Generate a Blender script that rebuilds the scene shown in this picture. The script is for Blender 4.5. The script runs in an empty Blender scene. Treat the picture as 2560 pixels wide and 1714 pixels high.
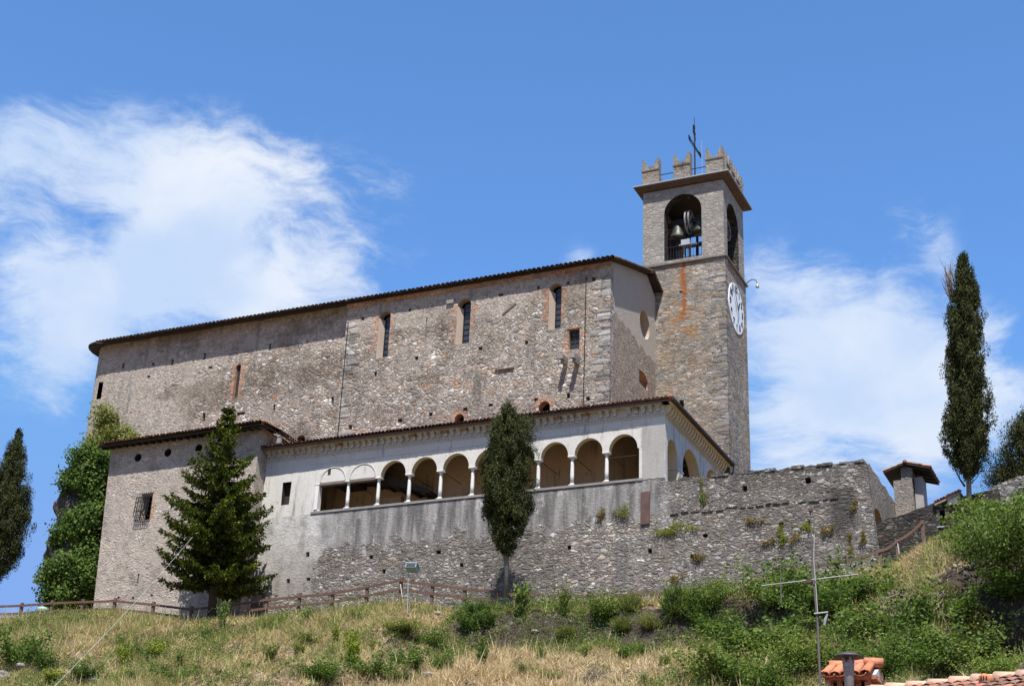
import bpy, bmesh, math, random
import numpy as np
from mathutils import Vector, Matrix
from mathutils.geometry import delaunay_2d_cdt
random.seed(7); RNG = np.random.default_rng(11)
SC = bpy.context.scene
COL = SC.collection
rad = math.radians

# ------------------------------------------------------------------ camera
FPX = 3696.4                                   # focal length in pixels of the 2560 x 1714 photograph
CAM = np.array([0.0, -72.0, 1.7])
_y, _p, _r = np.radians([25.253, 23.559, 2.409])
_A = np.array([[math.cos(_y), math.sin(_y), 0], [0, 0, -1], [-math.sin(_y), math.cos(_y), 0]])
_P = np.array([[1, 0, 0], [0, math.cos(_p), math.sin(_p)], [0, -math.sin(_p), math.cos(_p)]])
_R = np.array([[math.cos(_r), -math.sin(_r), 0], [math.sin(_r), math.cos(_r), 0], [0, 0, 1]])
ROT = _R @ _P @ _A                             # world -> camera (x right, y down, z forward)
cd = bpy.data.cameras.new("camera"); cam = bpy.data.objects.new("camera", cd); COL.objects.link(cam)
cd.sensor_width = 36.0; cd.lens = FPX / 2560 * 36; cd.clip_start = 0.5; cd.clip_end = 5000
rt, dn, fw = ROT[0], ROT[1], ROT[2]
cam.matrix_world = Matrix(((rt[0], -dn[0], -fw[0], CAM[0]), (rt[1], -dn[1], -fw[1], CAM[1]), (rt[2], -dn[2], -fw[2], CAM[2]), (0, 0, 0, 1)))
SC.camera = cam
SC.view_settings.view_transform = 'Standard'; SC.view_settings.look = 'None'
SC.view_settings.exposure = 0.66; SC.view_settings.gamma = 1.0

# ------------------------------------------------------------------ sun, sky
SUN = Vector((0.44, -1.0, 2.1)).normalized()
sd = bpy.data.lights.new("sun", 'SUN'); sd.energy = 5.0; sd.angle = rad(0.5); sd.color = (1.0, 0.965, 0.905)
so = bpy.data.objects.new("sun", sd); COL.objects.link(so); so.location = (20, -60, 90)
so.rotation_euler = SUN.to_track_quat('Z', 'Y').to_euler()


def ray(x, y):
    return ROT.T @ np.array([(x - 1280) / FPX, (y - 857) / FPX, 1.0])


def on(ax, v, x, y):                           # the point a sight line of the photograph meets on the plane axis = v
    d = ray(x, y); t = (v - CAM[ax]) / d[ax]; return CAM + t * d


class M:
    """small builder for node materials"""
    def __init__(s, tree): s.t = tree; s.L = tree.links

    def set(s, sock, v):
        if isinstance(v, bpy.types.NodeSocket): s.L.new(v, sock)
        elif v is not None:
            if isinstance(v, (tuple, list)) and len(v) == 3 and sock.type == 'RGBA': v = (*v, 1)
            sock.default_value = v

    def n(s, typ, ins=None, **props):
        nd = s.t.nodes.new(typ)
        for k, v in props.items(): setattr(nd, k, v)
        for k, v in (ins or {}).items(): s.set(nd.inputs[k], v)
        return nd

    def math(s, op, a, b=None, c=None, clamp=False):
        nd = s.n('ShaderNodeMath', operation=op, use_clamp=clamp)
        for i, v in enumerate((a, b, c)):
            if v is not None: s.set(nd.inputs[i], v)
        return nd.outputs[0]

    def vmath(s, op, a, b=None, out=0):
        nd = s.n('ShaderNodeVectorMath', operation=op)
        s.set(nd.inputs[0], a)
        if b is not None: s.set(nd.inputs[1], b)
        return nd.outputs[out]

    def mix(s, f, a, b, blend='MIX'):
        nd = s.n('ShaderNodeMix', data_type='RGBA', blend_type=blend)
        s.set(nd.inputs[0], f); s.set(nd.inputs[6], a); s.set(nd.inputs[7], b)
        return nd.outputs[2]

    def noise(s, v, scale, det=3, rough=.55, col=False):
        nd = s.n('ShaderNodeTexNoise', {'Vector': v, 'Scale': scale, 'Detail': det, 'Roughness': rough})
        return nd.outputs['Color' if col else 0]

    def rng(s, v, a, b, c=0., d=1., smooth=True):
        nd = s.n('ShaderNodeMapRange', interpolation_type='SMOOTHSTEP' if smooth else 'LINEAR')
        for i, x in enumerate((v, a, b, c, d)): s.set(nd.inputs[i], x)
        return nd.outputs[0]

    def ramp(s, f, stops, interp='LINEAR'):
        nd = s.n('ShaderNodeValToRGB'); cr = nd.color_ramp; cr.interpolation = interp
        while len(cr.elements) < len(stops): cr.elements.new(.5)
        for e, (p, c) in zip(cr.elements, stops): e.position = p; e.color = (*c, 1)
        s.set(nd.inputs[0], f); return nd.outputs[0]

    def pos(s): return s.n('ShaderNodeNewGeometry').outputs['Position']

    def island(s): return s.n('ShaderNodeNewGeometry').outputs['Random Per Island']

    def sep(s, v): return s.n('ShaderNodeSeparateXYZ', {0: v}).outputs

    def scale3(s, v, k): return s.vmath('MULTIPLY', v, k)


W = bpy.data.worlds.new("World"); SC.world = W; W.use_nodes = True
wn = W.node_tree; wn.nodes.clear(); m = M(wn)
sky = m.n('ShaderNodeTexSky', sky_type='NISHITA', sun_disc=False)
sky.sun_elevation = math.asin(SUN.z); sky.sun_rotation = math.atan2(SUN.x, SUN.y)
sky.altitude = 400; sky.air_density = 1.0; sky.dust_density = 0.6; sky.ozone_density = 2.2
gen = m.n('ShaderNodeTexCoord').outputs['Generated']
dirn = m.vmath('NORMALIZE', gen)
# clouds stand at fixed directions of the sky
CL = [(60, 330, 120, .75), (250, 315, 110, .85), (420, 350, 120, .85), (120, 110, 130, -.5), (380, 130, 130, -.4), (560, 395, 100, .8), (690, 405, 75, .5), (820, 415, 80, .35), (910, 440, 60, .28), (720, 560, 70, .4), (860, 580, 60, .35), (960, 600, 40, .2),
      (500, 470, 110, .75), (350, 450, 110, .8), (40, 390, 100, .55), (100, 590, 120, .95), (290, 620, 130, 1.0), (520, 630, 120, .9),
      (680, 665, 100, .9), (790, 590, 80, .4), (800, 680, 60, .5), (80, 700, 110, .8), (210, 770, 90, .7), (150, 850, 60, .45), (10, 880, 60, .2),
      (170, 498, 55, -.75), (60, 462, 50, -.5), (250, 530, 40, -.35), (90, 345, 36, -.35), (160, 60, 60, .16), (460, 50, 70, .14),
      (600, 690, 90, .75), (400, 690, 110, .8), (140, 800, 90, .6), (2150, 800, 100, .75), (2180, 980, 90, .8), (2250, 900, 70, .5), (1760, 690, 90, .8), (1880, 700, 110, .8), (1900, 820, 140, 1.0), (2040, 740, 90, .75), (2010, 950, 130, .95), (1850, 960, 120, .9),
      (1760, 1060, 100, .6), (2120, 900, 80, .8), (2110, 1000, 80, .9), (2330, 950, 70, .9), (2110, 520, 60, .45), (2060, 500, 35, .3), (2150, 590, 30, .3), (2290, 730, 40, .3), (2150, 560, 40, .2),
      (2270, 760, 45, .25), (1325, 585, 34, .55), (2200, 650, 50, .25), (1720, 590, 60, .2), (20, 1440, 50, .5), (1650, 800, 120, .5), (130, 930, 40, .35)]
K = 2560 / 2342
tot = None
for (x, y, r_, w_) in CL:
    d = ray(x * K, y * K); d /= np.linalg.norm(d)
    sg = r_ * K / FPX
    dist = m.vmath('DISTANCE', dirn, tuple(d), out=1)
    g = m.math('MULTIPLY', m.math('EXPONENT', m.math('MULTIPLY', m.math('MULTIPLY', dist, dist), -1 / (sg * sg) * .82)), w_)
    tot = g if tot is None else m.math('ADD', tot, g)
wv = m.scale3(m.noise(dirn, 7, 3, col=True), (.10, .10, .10))
dv = m.vmath('ADD', m.scale3(dirn, (1, 1, 1.5)), wv)
n1 = m.noise(m.scale3(dv, (1, 1, 1.8)), 10, 12, .64); n2 = m.noise(m.scale3(dv, (1, 1, 2.0)), 30, 8, .68)
fb = m.math('ADD', m.math('MULTIPLY', m.math('SUBTRACT', n1, .5), 3.3), m.math('MULTIPLY', m.math('SUBTRACT', n2, .5), 2.1))
dens = m.rng(m.math('ADD', tot, fb), .02, 1.75)
dens = m.math('MULTIPLY', dens, m.rng(tot, .02, .55))
shade = m.rng(m.noise(dv, 6, 5, .55), .35, .68)
ccol = m.mix(shade, (5.0, 6.2, 8.2), (7.5, 7.9, 8.5))
tint = m.mix(m.rng(m.sep(dirn)[2], .12, .36), (.95, 1.0, 1.05), (1.10, 1.60, 2.05))      # clear air: deeper blue well above the horizon
skyc = m.mix(1.0, m.mix(1.0, sky.outputs[0], tint, 'MULTIPLY'), (2.0, 3.6, 7.4), 'DARKEN')
fin = m.mix(m.math('MULTIPLY', dens, .93), skyc, ccol)
bg = m.n('ShaderNodeBackground', {'Color': fin, 'Strength': 0.075})
wo = m.n('ShaderNodeOutputWorld'); wn.links.new(bg.outputs[0], wo.inputs[0])

# ------------------------------------------------------------------ materials


def newmat(name):
    mt = bpy.data.materials.new(name); mt.use_nodes = True
    t = mt.node_tree; t.nodes.clear(); return mt, M(t)


def finish(m, col, rough=.85, h=None, bd=.05, bs=.7, metal=0., spec=.25):
    ins = {'Base Color': col, 'Roughness': rough, 'Metallic': metal, 'Specular IOR Level': spec}
    if h is not None:
        ins['Normal'] = m.n('ShaderNodeBump', {'Strength': bs, 'Distance': bd, 'Height': h}).outputs[0]
    b = m.n('ShaderNodeBsdfPrincipled', ins)
    o = m.n('ShaderNodeOutputMaterial'); m.L.new(b.outputs[0], o.inputs[0])


def flat(name, col, rough=.7, var=.25, sc=6., metal=0., bump=.3, spec=.3):
    mt, m = newmat(name); p = m.pos()
    n = m.noise(p, sc, 4, .6); n2 = m.noise(p, sc * .17, 3)
    f = m.math('ADD', m.math('MULTIPLY', m.math('SUBTRACT', n, .5), var * 2), m.math('MULTIPLY', m.math('SUBTRACT', n2, .5), var * 1.6))
    c = m.mix(1., col, m.n('ShaderNodeCombineColor', {0: m.math('ADD', f, 1.), 1: m.math('ADD', f, 1.), 2: m.math('ADD', f, 1.)}).outputs[0], 'MULTIPLY')
    finish(m, c, rough, n, .03, bump, metal, spec); return mt


def grey(m, f): return m.n('ShaderNodeCombineColor', {0: f, 1: f, 2: f}).outputs[0]


def stone(name, cols, mortar, size=(.4, .24), mw=.05, soft=.1, dist=.35, extra=None, bump=.8, bd=.05, tone=.35, joint=.10, small=.55):
    """rubble masonry: stones of two sizes with their own colours set in mortar"""
    mt, m = newmat(name); p = m.pos()
    w1 = m.scale3(m.vmath('SUBTRACT', m.noise(p, 1.6, 3, col=True), (.5, .5, .5)), (dist, dist, dist * .7))
    w2 = m.scale3(m.vmath('SUBTRACT', m.noise(p, 7.5, 3, .65, col=True), (.5, .5, .5)), (size[0] * .42, size[0] * .42, size[1] * .42))
    pw = m.vmath('ADD', m.vmath('ADD', p, w1), w2)
    def cells(k):
        q = m.scale3(pw, (1 / size[0] / k, 1 / size[0] / k, 1 / size[1] / k))
        v = m.n('ShaderNodeTexVoronoi', {'Vector': q, 'Scale': 1., 'Randomness': .95}).outputs['Color']
        e = m.n('ShaderNodeTexVoronoi', {'Vector': q, 'Scale': 1., 'Randomness': .95}, feature='DISTANCE_TO_EDGE').outputs['Distance']
        return v, e
    v, e = cells(1.)
    if small:
        v2, e2 = cells(small); pick = m.math('GREATER_THAN', m.noise(p, .9, 4, .7), .5)
        v = m.mix(pick, v, v2); e = m.n('ShaderNodeMix', {0: pick, 2: e, 3: e2}).outputs[0]
    sp = m.n('ShaderNodeSeparateColor', {0: v}).outputs
    k = len(cols)
    sc_ = m.ramp(sp[0], [((i + .0) / k, c) for i, c in enumerate(cols)], 'CONSTANT')
    sc_ = m.mix(1., sc_, grey(m, m.rng(sp[1], 0, 1, .68, 1.3, False)), 'MULTIPLY')
    nf = m.noise(p, 11, 6, .7)
    sc_ = m.mix(1., sc_, grey(m, m.rng(nf, .25, .75, .6, 1.4, False)), 'MULTIPLY')
    cover = m.noise(p, .42, 4, .65)
    thr = m.math('ADD', mw, m.math('MULTIPLY', m.math('SUBTRACT', cover, .5), joint * 2))
    ee = m.math('ADD', e, m.math('MULTIPLY', m.math('SUBTRACT', m.noise(p, 9, 4, .6), .5), .22))
    mask = m.rng(m.math('SUBTRACT', ee, thr), 0, soft)
    mort = m.mix(1., mortar, grey(m, m.rng(m.noise(p, 5, 5, .7), .3, .7, .7, 1.25, False)), 'MULTIPLY')
    col = m.mix(mask, mort, sc_)
    big = m.noise(p, .13, 4, .6)
    col = m.mix(1., col, grey(m, m.rng(big, .3, .7, 1 - tone * .6, 1 + tone * .6, False)), 'MULTIPLY')
    mid = m.noise(m.scale3(p, (1, 1, 1.5)), .9, 5, .7)
    col = m.mix(1., col, grey(m, m.rng(mid, .3, .7, 1 - tone * .55, 1 + tone * .55, False)), 'MULTIPLY')
    h = m.math('ADD', m.math('MULTIPLY', mask, m.rng(ee, 0, .3, .4, 1.)), m.math('MULTIPLY', nf, .9))
    crev = m.math('MULTIPLY', m.rng(ee, .07, .0), m.rng(m.noise(p, 2.3, 5, .7), .40, .55))
    col = m.mix(m.math('MULTIPLY', crev, .8), col, (.045, .04, .036))
    if extra: col, h = extra(m, p, col, h)
    finish(m, col, .92, h, bd, bump, 0, .15)
    return mt


def streak_noise(m, p, sx=2.2, sz=.22, det=4): return m.noise(m.scale3(p, (sx, sx, sz)), 1., det, .6)


BEI = (.36, .315, .265)
def ex_nave(m, p, col, h):
    x, y, z = m.sep(p)
    # smoother lime render on the left end, ragged towards the middle
    nn = m.noise(p, .5, 5, .65)
    left = m.rng(m.math('ADD', x, m.math('MULTIPLY', nn, 16.)), -52.5, -47.5, 1, 0)
    up = m.rng(m.math('ADD', z, m.math('MULTIPLY', nn, 5.)), 41.8, 43.3)
    msk = m.math('MULTIPLY', m.math('MAXIMUM', left, up), m.rng(m.noise(p, 2.6, 5, .7), .30, .44))
    rc = m.mix(m.noise(p, 1.3, 4), (.36, .312, .267), (.46, .402, .345))
    rc = m.mix(m.rng(m.noise(p, 5, 4, .7), .42, .6), (.28, .24, .20), rc)
    col = m.mix(m.math('MULTIPLY', msk, .85), col, rc)
    # brick patches
    bn = m.noise(m.scale3(p, (1, 1, 1.6)), .9, 5, .7)
    col = m.mix(m.rng(bn, .645, .68), col, (.40, .17, .085))
    dz = m.rng(m.noise(m.scale3(p, (1, 1, 1.4)), .24, 5, .65), .50, .60)
    col = m.mix(dz, col, m.mix(1., col, (.66, .63, .60), 'MULTIPLY'))
    pz = m.math('MULTIPLY', m.rng(m.noise(p, .33, 5, .7), .57, .63), .75)
    col = m.mix(pz, col, (.345, .30, .255))
    st = streak_noise(m, p, 1.2, .15)
    col = m.mix(m.math('MULTIPLY', m.rng(st, .54, .72), .6), col, (.12, .11, .10))
    return col, m.math('MULTIPLY', h, m.rng(msk, 0, 1, 1, .3))


NAVE = stone("rubble_masonry_warm", [(.26, .228, .195), (.355, .312, .265), (.19, .174, .158), (.42, .373, .32), (.31, .262, .215), (.265, .247, .228), (.52, .49, .45), (.35, .245, .175)], (.40, .34, .282),
             (.36, .25), .03, .13, .3, ex_nave, bump=1., bd=.06)


def ex_end(m, p, col, h):
    x, y, z = m.sep(p)
    nn = m.noise(p, 1.2, 4)
    lim = m.math('ADD', m.math('MULTIPLY', y, -.06), 39.5)
    msk = m.rng(m.math('SUBTRACT', m.math('ADD', z, m.math('MULTIPLY', m.math('SUBTRACT', nn, .5), 1.2)), lim), -.08, .08)
    pl = m.mix(m.noise(p, 2.2, 5, .65), (.34, .30, .253), (.43, .385, .325))
    col = m.mix(msk, col, pl)
    return col, m.math('MULTIPLY', h, m.rng(msk, 0, 1, 1, .3))


ENDW = stone("rubble_masonry_end_wall", [(.255, .21, .165), (.335, .275, .215), (.19, .16, .137), (.38, .325, .265), (.32, .205, .14), (.265, .24, .21)], (.33, .272, .215), (.24, .17), .05, .16, .3, ex_end)


def ex_annex(m, p, col, h):
    nn = m.noise(p, 1.7, 5, .7)
    x, y, z = m.sep(p)
    msk = m.math('MULTIPLY', m.rng(nn, .40, .56), m.rng(m.math('ADD', z, m.math('MULTIPLY', m.noise(p, .5, 3), 6.)), 25., 34., .95, .5))
    pl = m.mix(m.noise(p, 3, 4), (.35, .30, .255), (.455, .394, .338))
    col = m.mix(msk, col, pl)
    col = m.mix(m.math('MULTIPLY', m.rng(m.noise(p, .35, 4, .6), .54, .68), .6), col, (.18, .16, .14))
    col = m.mix(m.rng(m.noise(m.scale3(p, (1, 1, 2)), 1.1, 5, .7), .68, .71), col, (.38, .17, .09))
    return col, m.math('MULTIPLY', h, m.rng(msk, 0, 1, 1, .5))


ANNEX = stone("rubble_masonry_annex", [(.275, .241, .208), (.365, .318, .27), (.21, .19, .17), (.42, .37, .315), (.325, .278, .233)], (.41, .352, .295), (.32, .15), .08, .16, .3, ex_annex)


def ex_low(m, p, col, h):
    x, y, z = m.sep(p)
    nn = m.noise(p, .8, 5, .65)
    # lime render band below the sill, worn off lower down
    zz = m.math('ADD', z, m.math('MULTIPLY', m.math('SUBTRACT', nn, .5), 4.4))
    xx = m.math('ADD', x, m.math('MULTIPLY', m.math('SUBTRACT', m.noise(p, .9, 3), .5), 3.))
    band = m.math('MULTIPLY', m.rng(zz, 24.85, 25.08), m.rng(xx, -25.4, -23.6, 1, 0))
    lft = m.math('MULTIPLY', m.rng(xx, -46.2, -45.7, 1, 0), m.rng(zz, 22.1, 22.4))
    band = m.math('MAXIMUM', band, lft)
    st = streak_noise(m, p, 1.9, .28, 5)
    pl = m.mix(m.rng(st, .36, .62), (.12, .115, .11), (.29, .275, .26))
    pl = m.mix(m.math('MULTIPLY', m.rng(m.noise(m.scale3(p, (1.2, 1.2, .6)), 1.1, 5, .7), .56, .68), .85), pl, (.52, .505, .49))
    pl = m.mix(m.math('MULTIPLY', m.rng(xx, -44.5, -46.8, 0, 1), .7), pl, m.mix(m.math('MULTIPLY', m.rng(m.noise(p, 1.2, 5, .7), .3, .58), m.rng(zz, 22.5, 26.5, .2, 1.)), (.27, .24, .212), (.60, .58, .555)))
    pl = m.mix(m.rng(m.noise(p, 4.5, 5, .7), .30, .45), m.scale3(pl, (.68, .66, .64)), pl)
    col = m.mix(band, col, pl)
    # dark weathered crown of the parapet
    crown = m.math('MULTIPLY', m.rng(zz, 25.6, 27.2), m.rng(xx, -24.6, -23))
    col = m.mix(m.math('MULTIPLY', crown, m.rng(m.noise(p, 2.4, 5, .7), .38, .56, 0, .8)), col, (.075, .07, .066))
    # dark and pale vertical wash marks
    col = m.mix(m.math('MULTIPLY', m.rng(streak_noise(m, p, .9, .08), .53, .7), .55), col, (.115, .11, .105))
    soot = m.math('MULTIPLY', m.rng(m.math('ABSOLUTE', m.math('ADD', x, 15.1)), .35, 1.0, 1, 0), m.rng(zz, 22.4, 23.6))
    soot = m.math('MULTIPLY', soot, m.rng(zz, 25.3, 25.9, 1, 0))
    col = m.mix(m.math('MULTIPLY', soot, .8), col, (.05, .047, .043))
    # moss and rusty lichen on the right part
    ms = m.math('MULTIPLY', m.rng(m.noise(p, 1.5, 4, .65), .62, .70), m.rng(xx, -27., -22.))
    col = m.mix(m.math('MULTIPLY', ms, .7), col, m.mix(m.noise(p, 3, 2), (.12, .105, .03), (.19, .11, .04)))
    h2 = m.math('ADD', m.math('MULTIPLY', h, m.rng(band, 0, 1, 1, .12)), m.math('MULTIPLY', m.noise(p, 6, 6, .7), m.math('MULTIPLY', band, .5)))
    return col, h2


LOW = stone("rubble_masonry_grey", [(.195, .178, .16), (.275, .25, .222), (.14, .128, .118), (.325, .296, .262), (.23, .198, .167), (.43, .405, .37), (.265, .22, .172)], (.215, .193, .172), (.46, .22), .03, .16, .3, ex_low, bd=.06, bump=1., tone=.55)


def ex_tower(m, p, col, h):
    x, y, z = m.sep(p)
    rust = m.math('MULTIPLY', m.rng(m.math('ABSOLUTE', m.math('ADD', m.math('ADD', x, 27.05), m.math('MULTIPLY', m.math('SUBTRACT', m.noise(p, 2.2, 3), .5), .5))), -.02, .27, 1, 0), m.rng(z, 40.6, 42.6))
    rust = m.math('MULTIPLY', m.math('MULTIPLY', rust, m.rng(z, 45.95, 45.85)), m.rng(y, 11.6, 11.5))
    rust2 = m.math('MULTIPLY', m.rng(m.math('ABSOLUTE', m.math('ADD', x, 27.0)), .3, 1.7, 1, 0), m.rng(m.noise(m.scale3(p, (.8, .8, 1.6)), 1.6, 4, .7), .50, .62))
    rust2 = m.math('MULTIPLY', rust2, m.rng(z, 35.5, 41.))
    rust2 = m.math('MULTIPLY', m.math('MULTIPLY', rust2, m.rng(z, 45.95, 45.9, 0, 1)), m.rng(y, 11.6, 11.5))
    # pale weathered belfry, warmer shaft
    bel = m.rng(z, 45.7, 46.2)
    col = m.mix(m.math('MULTIPLY', bel, .4), col, m.mix(m.noise(p, 1.6, 5, .7), (.225, .212, .2), (.44, .405, .36)))
    warm = m.math('MULTIPLY', m.rng(m.noise(p, .8, 4, .65), .47, .66), m.rng(z, 45.9, 45.7))
    col = m.mix(m.math('MULTIPLY', warm, .42), col, (.34, .24, .14))
    st = streak_noise(m, p, 1.6, .2)
    col = m.mix(m.math('MULTIPLY', m.rng(st, .55, .72), .45), col, (.12, .115, .11))
    col = m.mix(m.math('MULTIPLY', rust2, .75), col, (.29, .14, .045))
    col = m.mix(m.math('MULTIPLY', rust, m.rng(m.noise(p, 4, 5, .7), .3, .55, .55, 1.)), col, (.27, .08, .014))
    return col, h


TOWER = stone("coursed_tower_masonry", [(.23, .212, .19), (.30, .268, .23), (.20, .19, .175), (.34, .302, .255), (.265, .232, .19), (.31, .248, .188), (.25, .24, .225)], (.255, .222, .186), (.55, .23), .0, .12, .22, ex_tower, bump=.6, bd=.03, joint=.06, small=.62, tone=.5)
QUOIN = flat("pale_quoin_stone", (.265, .255, .24), .9, .35, 4., bump=.6)
DARKSTONE = stone("dark_lichened_masonry", [(.05, .045, .04), (.075, .068, .06), (.035, .032, .03), (.12, .11, .1), (.065, .055, .045)], (.042, .037, .033), (.4, .22), .03, .12, .4, bump=1.)
FARSTONE = stone("grey_far_masonry", [(.17, .165, .155), (.23, .22, .205), (.12, .115, .11), (.3, .29, .27)], (.15, .14, .13), (.5, .3), .03, .12, .4, bump=1.)
SHRINE = stone("rendered_turret_masonry", [(.21, .19, .165), (.26, .23, .195), (.17, .155, .14)], (.27, .235, .197), (.4, .25), .14, .14, .4, bump=.6)
BRICK = stone("old_orange_brick", [(.42, .17, .08), (.36, .13, .06), (.46, .22, .12), (.33, .2, .14), (.40, .34, .27)], (.40, .32, .25), (.26, .085), .05, .06, .05, bump=.5, bd=.03, tone=.5)
BRICKN = stone("new_red_brick", [(.42, .14, .07), (.5, .19, .1), (.38, .12, .06)], (.5, .44, .38), (.24, .075), .03, .04, .01, bump=.4, bd=.01, tone=.2)


def plaster(name, c1, c2, stain=.35, grime=(.2, .19, .18), bluish=None):
    mt, m = newmat(name); p = m.pos()
    c = m.mix(m.noise(p, 1.1, 5, .65), c1, c2)
    c = m.mix(m.math('MULTIPLY', m.rng(streak_noise(m, p, 2.6, .35), .52, .74), stain), c, grime)
    c = m.mix(m.math('MULTIPLY', m.rng(m.noise(p, 3.3, 6, .72), .56, .72), stain * .9), c, grime)
    h = m.noise(p, 7, 6, .65)
    finish(m, c, .9, h, .03, .5, 0, .15); return mt


QUOINS = stone("quoin_blocks", [(.27, .255, .235), (.33, .31, .285), (.22, .205, .19), (.29, .26, .225)], (.24, .215, .185), (1.1, .5), .0, .1, .15, None, bump=.6, small=0)
LIME = plaster("white_lime_plaster", (.43, .405, .365), (.66, .635, .59), .95, (.235, .21, .18))
LIMEGREY = plaster("grey_lime_plaster", (.28, .26, .24), (.40, .375, .35), .5, (.17, .16, .15))
CORN = plaster("cornice_plaster", (.43, .41, .375), (.56, .53, .49), .6, (.2, .185, .165))
CORNY = plaster("ochre_cornice_plaster", (.56, .46, .30), (.68, .57, .40), .4, (.3, .24, .16))
OCHRE = plaster("ochre_intrados_plaster", (.56, .44, .26), (.66, .54, .34), .3, (.35, .26, .15))
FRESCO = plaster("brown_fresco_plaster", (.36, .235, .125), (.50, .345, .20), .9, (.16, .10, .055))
SPLAY = plaster("splay_plaster", (.34, .27, .215), (.43, .355, .29), .4, (.36, .22, .14))
MARBLE = flat("pale_column_stone", (.64, .62, .59), .7, .15, 5., bump=.25)
SILL = flat("worn_sill_stone", (.23, .215, .2), .85, .3, 5., bump=.4)
COPING = flat("grey_coping_stone", (.17, .16, .15), .9, .4, 3., bump=.7)
METALCAP = flat("weathered_lead_sheet", (.34, .36, .38), .5, .2, 3., .3, .1)
SOFFIT = flat("reddish_soffit_brick", (.13, .088, .068), .9, .4, 4., bump=.6)
DARK = flat("painted_interior_shade", (.03, .028, .026), .9, .2, 2.)  # near-black colour standing in for the shade inside openings
WOODD = flat("dark_beam_timber", (.035, .026, .02), .8, .35, 5., bump=.4)
WOODG = flat("grey_weathered_timber", (.15, .125, .105), .85, .35, 6., bump=.4)
FENCEW = flat("brown_fence_timber", (.115, .064, .043), .75, .35, 5., bump=.3)
POSTW = flat("grey_brown_post_timber", (.125, .085, .064), .8, .35, 5., bump=.3)
RUSTP = flat("rusty_panel_metal", (.10, .058, .05), .8, .7, 3., bump=.3)
IRON = flat("dark_wrought_iron", (.03, .028, .03), .6, .3, 8., .6, .2)
STEEL = flat("pale_galvanised_steel", (.42, .43, .44), .45, .2, 8., .5, .1)
BRONZE = flat("aged_bell_bronze", (.07, .07, .06), .5, .25, 5., .6, .15)
GUTTER = flat("dark_copper_gutter", (.055, .04, .033), .55, .3, 4., .3, .1)
CLOCKW = flat("white_clock_enamel", (.80, .81, .82), .5, .05, 3., bump=.03)
CLOCKB = flat("black_clock_paint", (.012, .012, .013), .5, .1, 3., bump=.0)
BARK = flat("dark_conifer_bark", (.055, .043, .035), .9, .4, 7., bump=.8)
BARKG = flat("grey_cypress_bark", (.17, .15, .13), .9, .4, 7., bump=.8)
TWIG = flat("dead_twig_wood", (.20, .15, .115), .9, .35, 6., bump=.2)
ROCK = stone("fissured_cliff_rock", [(.13, .115, .1), (.18, .16, .14), (.1, .09, .08), (.16, .125, .095)], (.09, .08, .07), (1.6, 1.1), .0, .3, 1.5, bump=1., bd=.25)
PALEROCK = flat("pale_limestone_boulder", (.23, .205, .185), .9, .4, 4., bump=1.)
CEMENT = plaster("grey_cement_render", (.46, .44, .42), (.58, .56, .53), .3, (.3, .28, .26))
ORANGER = flat("cream_ridge_tile_clay", (.52, .34, .235), .85, .3, 4., bump=.3)
SHEET = flat("aged_grey_flue_metal", (.30, .295, .29), .6, .35, 6., .3, .2)
COWL = flat("dark_cowl_metal", (.075, .07, .068), .6, .35, 6., .4, .2)
MASTM = flat("rusty_mast_pipe", (.135, .12, .115), .7, .7, 1.2, .2, .1)
CABLE = flat("pale_cable_sheath", (.40, .39, .38), .6, .1, 4., bump=.0)
BLUEHEAD = flat("bluish_floodlight_shell", (.20, .29, .33), .45, .1, 4., bump=.0)
GREENP = flat("pale_green_plastic", (.30, .42, .33), .5, .1, 4., bump=.0)
mt, m = newmat("window_glass_old"); p = m.pos()
g = m.mix(m.noise(p, 1.5, 3), (.018, .02, .025), (.06, .065, .075)); finish(m, g, .3, None, spec=.4); GLASS = mt


def tilemat(name, cols, dark=(.06, .05, .045), moss=.5):
    mt, m = newmat(name); p = m.pos(); r = m.island()
    c = m.ramp(r, [(i / len(cols), c) for i, c in enumerate(cols)], 'CONSTANT')
    c = m.mix(m.math('MULTIPLY', m.rng(m.noise(p, 3, 5, .7), .45, .62), moss), c, dark)
    c = m.mix(1., c, grey(m, m.rng(m.noise(p, 14, 4, .6), .3, .7, .75, 1.25, False)), 'MULTIPLY')
    finish(m, c, .9, m.noise(p, 16, 3), .02, .4, 0, .15); return mt


TILEOLD = tilemat("mossy_old_roof_tile", [(.11, .08, .06), (.15, .1, .075), (.2, .125, .09), (.09, .075, .065), (.17, .13, .1)], (.05, .045, .04), .7)
TILERED = tilemat("weathered_red_roof_tile", [(.30, .125, .075), (.24, .11, .075), (.36, .16, .1), (.2, .12, .09), (.30, .2, .145)], (.08, .065, .055), .55)
TILENEW = tilemat("orange_clay_tile", [(.50, .17, .085), (.55, .21, .11), (.47, .19, .11)], (.3, .13, .08), .3)
TILEMIX = tilemat("patchy_house_tile", [(.25, .115, .075), (.34, .15, .095), (.19, .11, .08), (.42, .2, .13), (.28, .165, .12)], (.1, .07, .055), .45)


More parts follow.
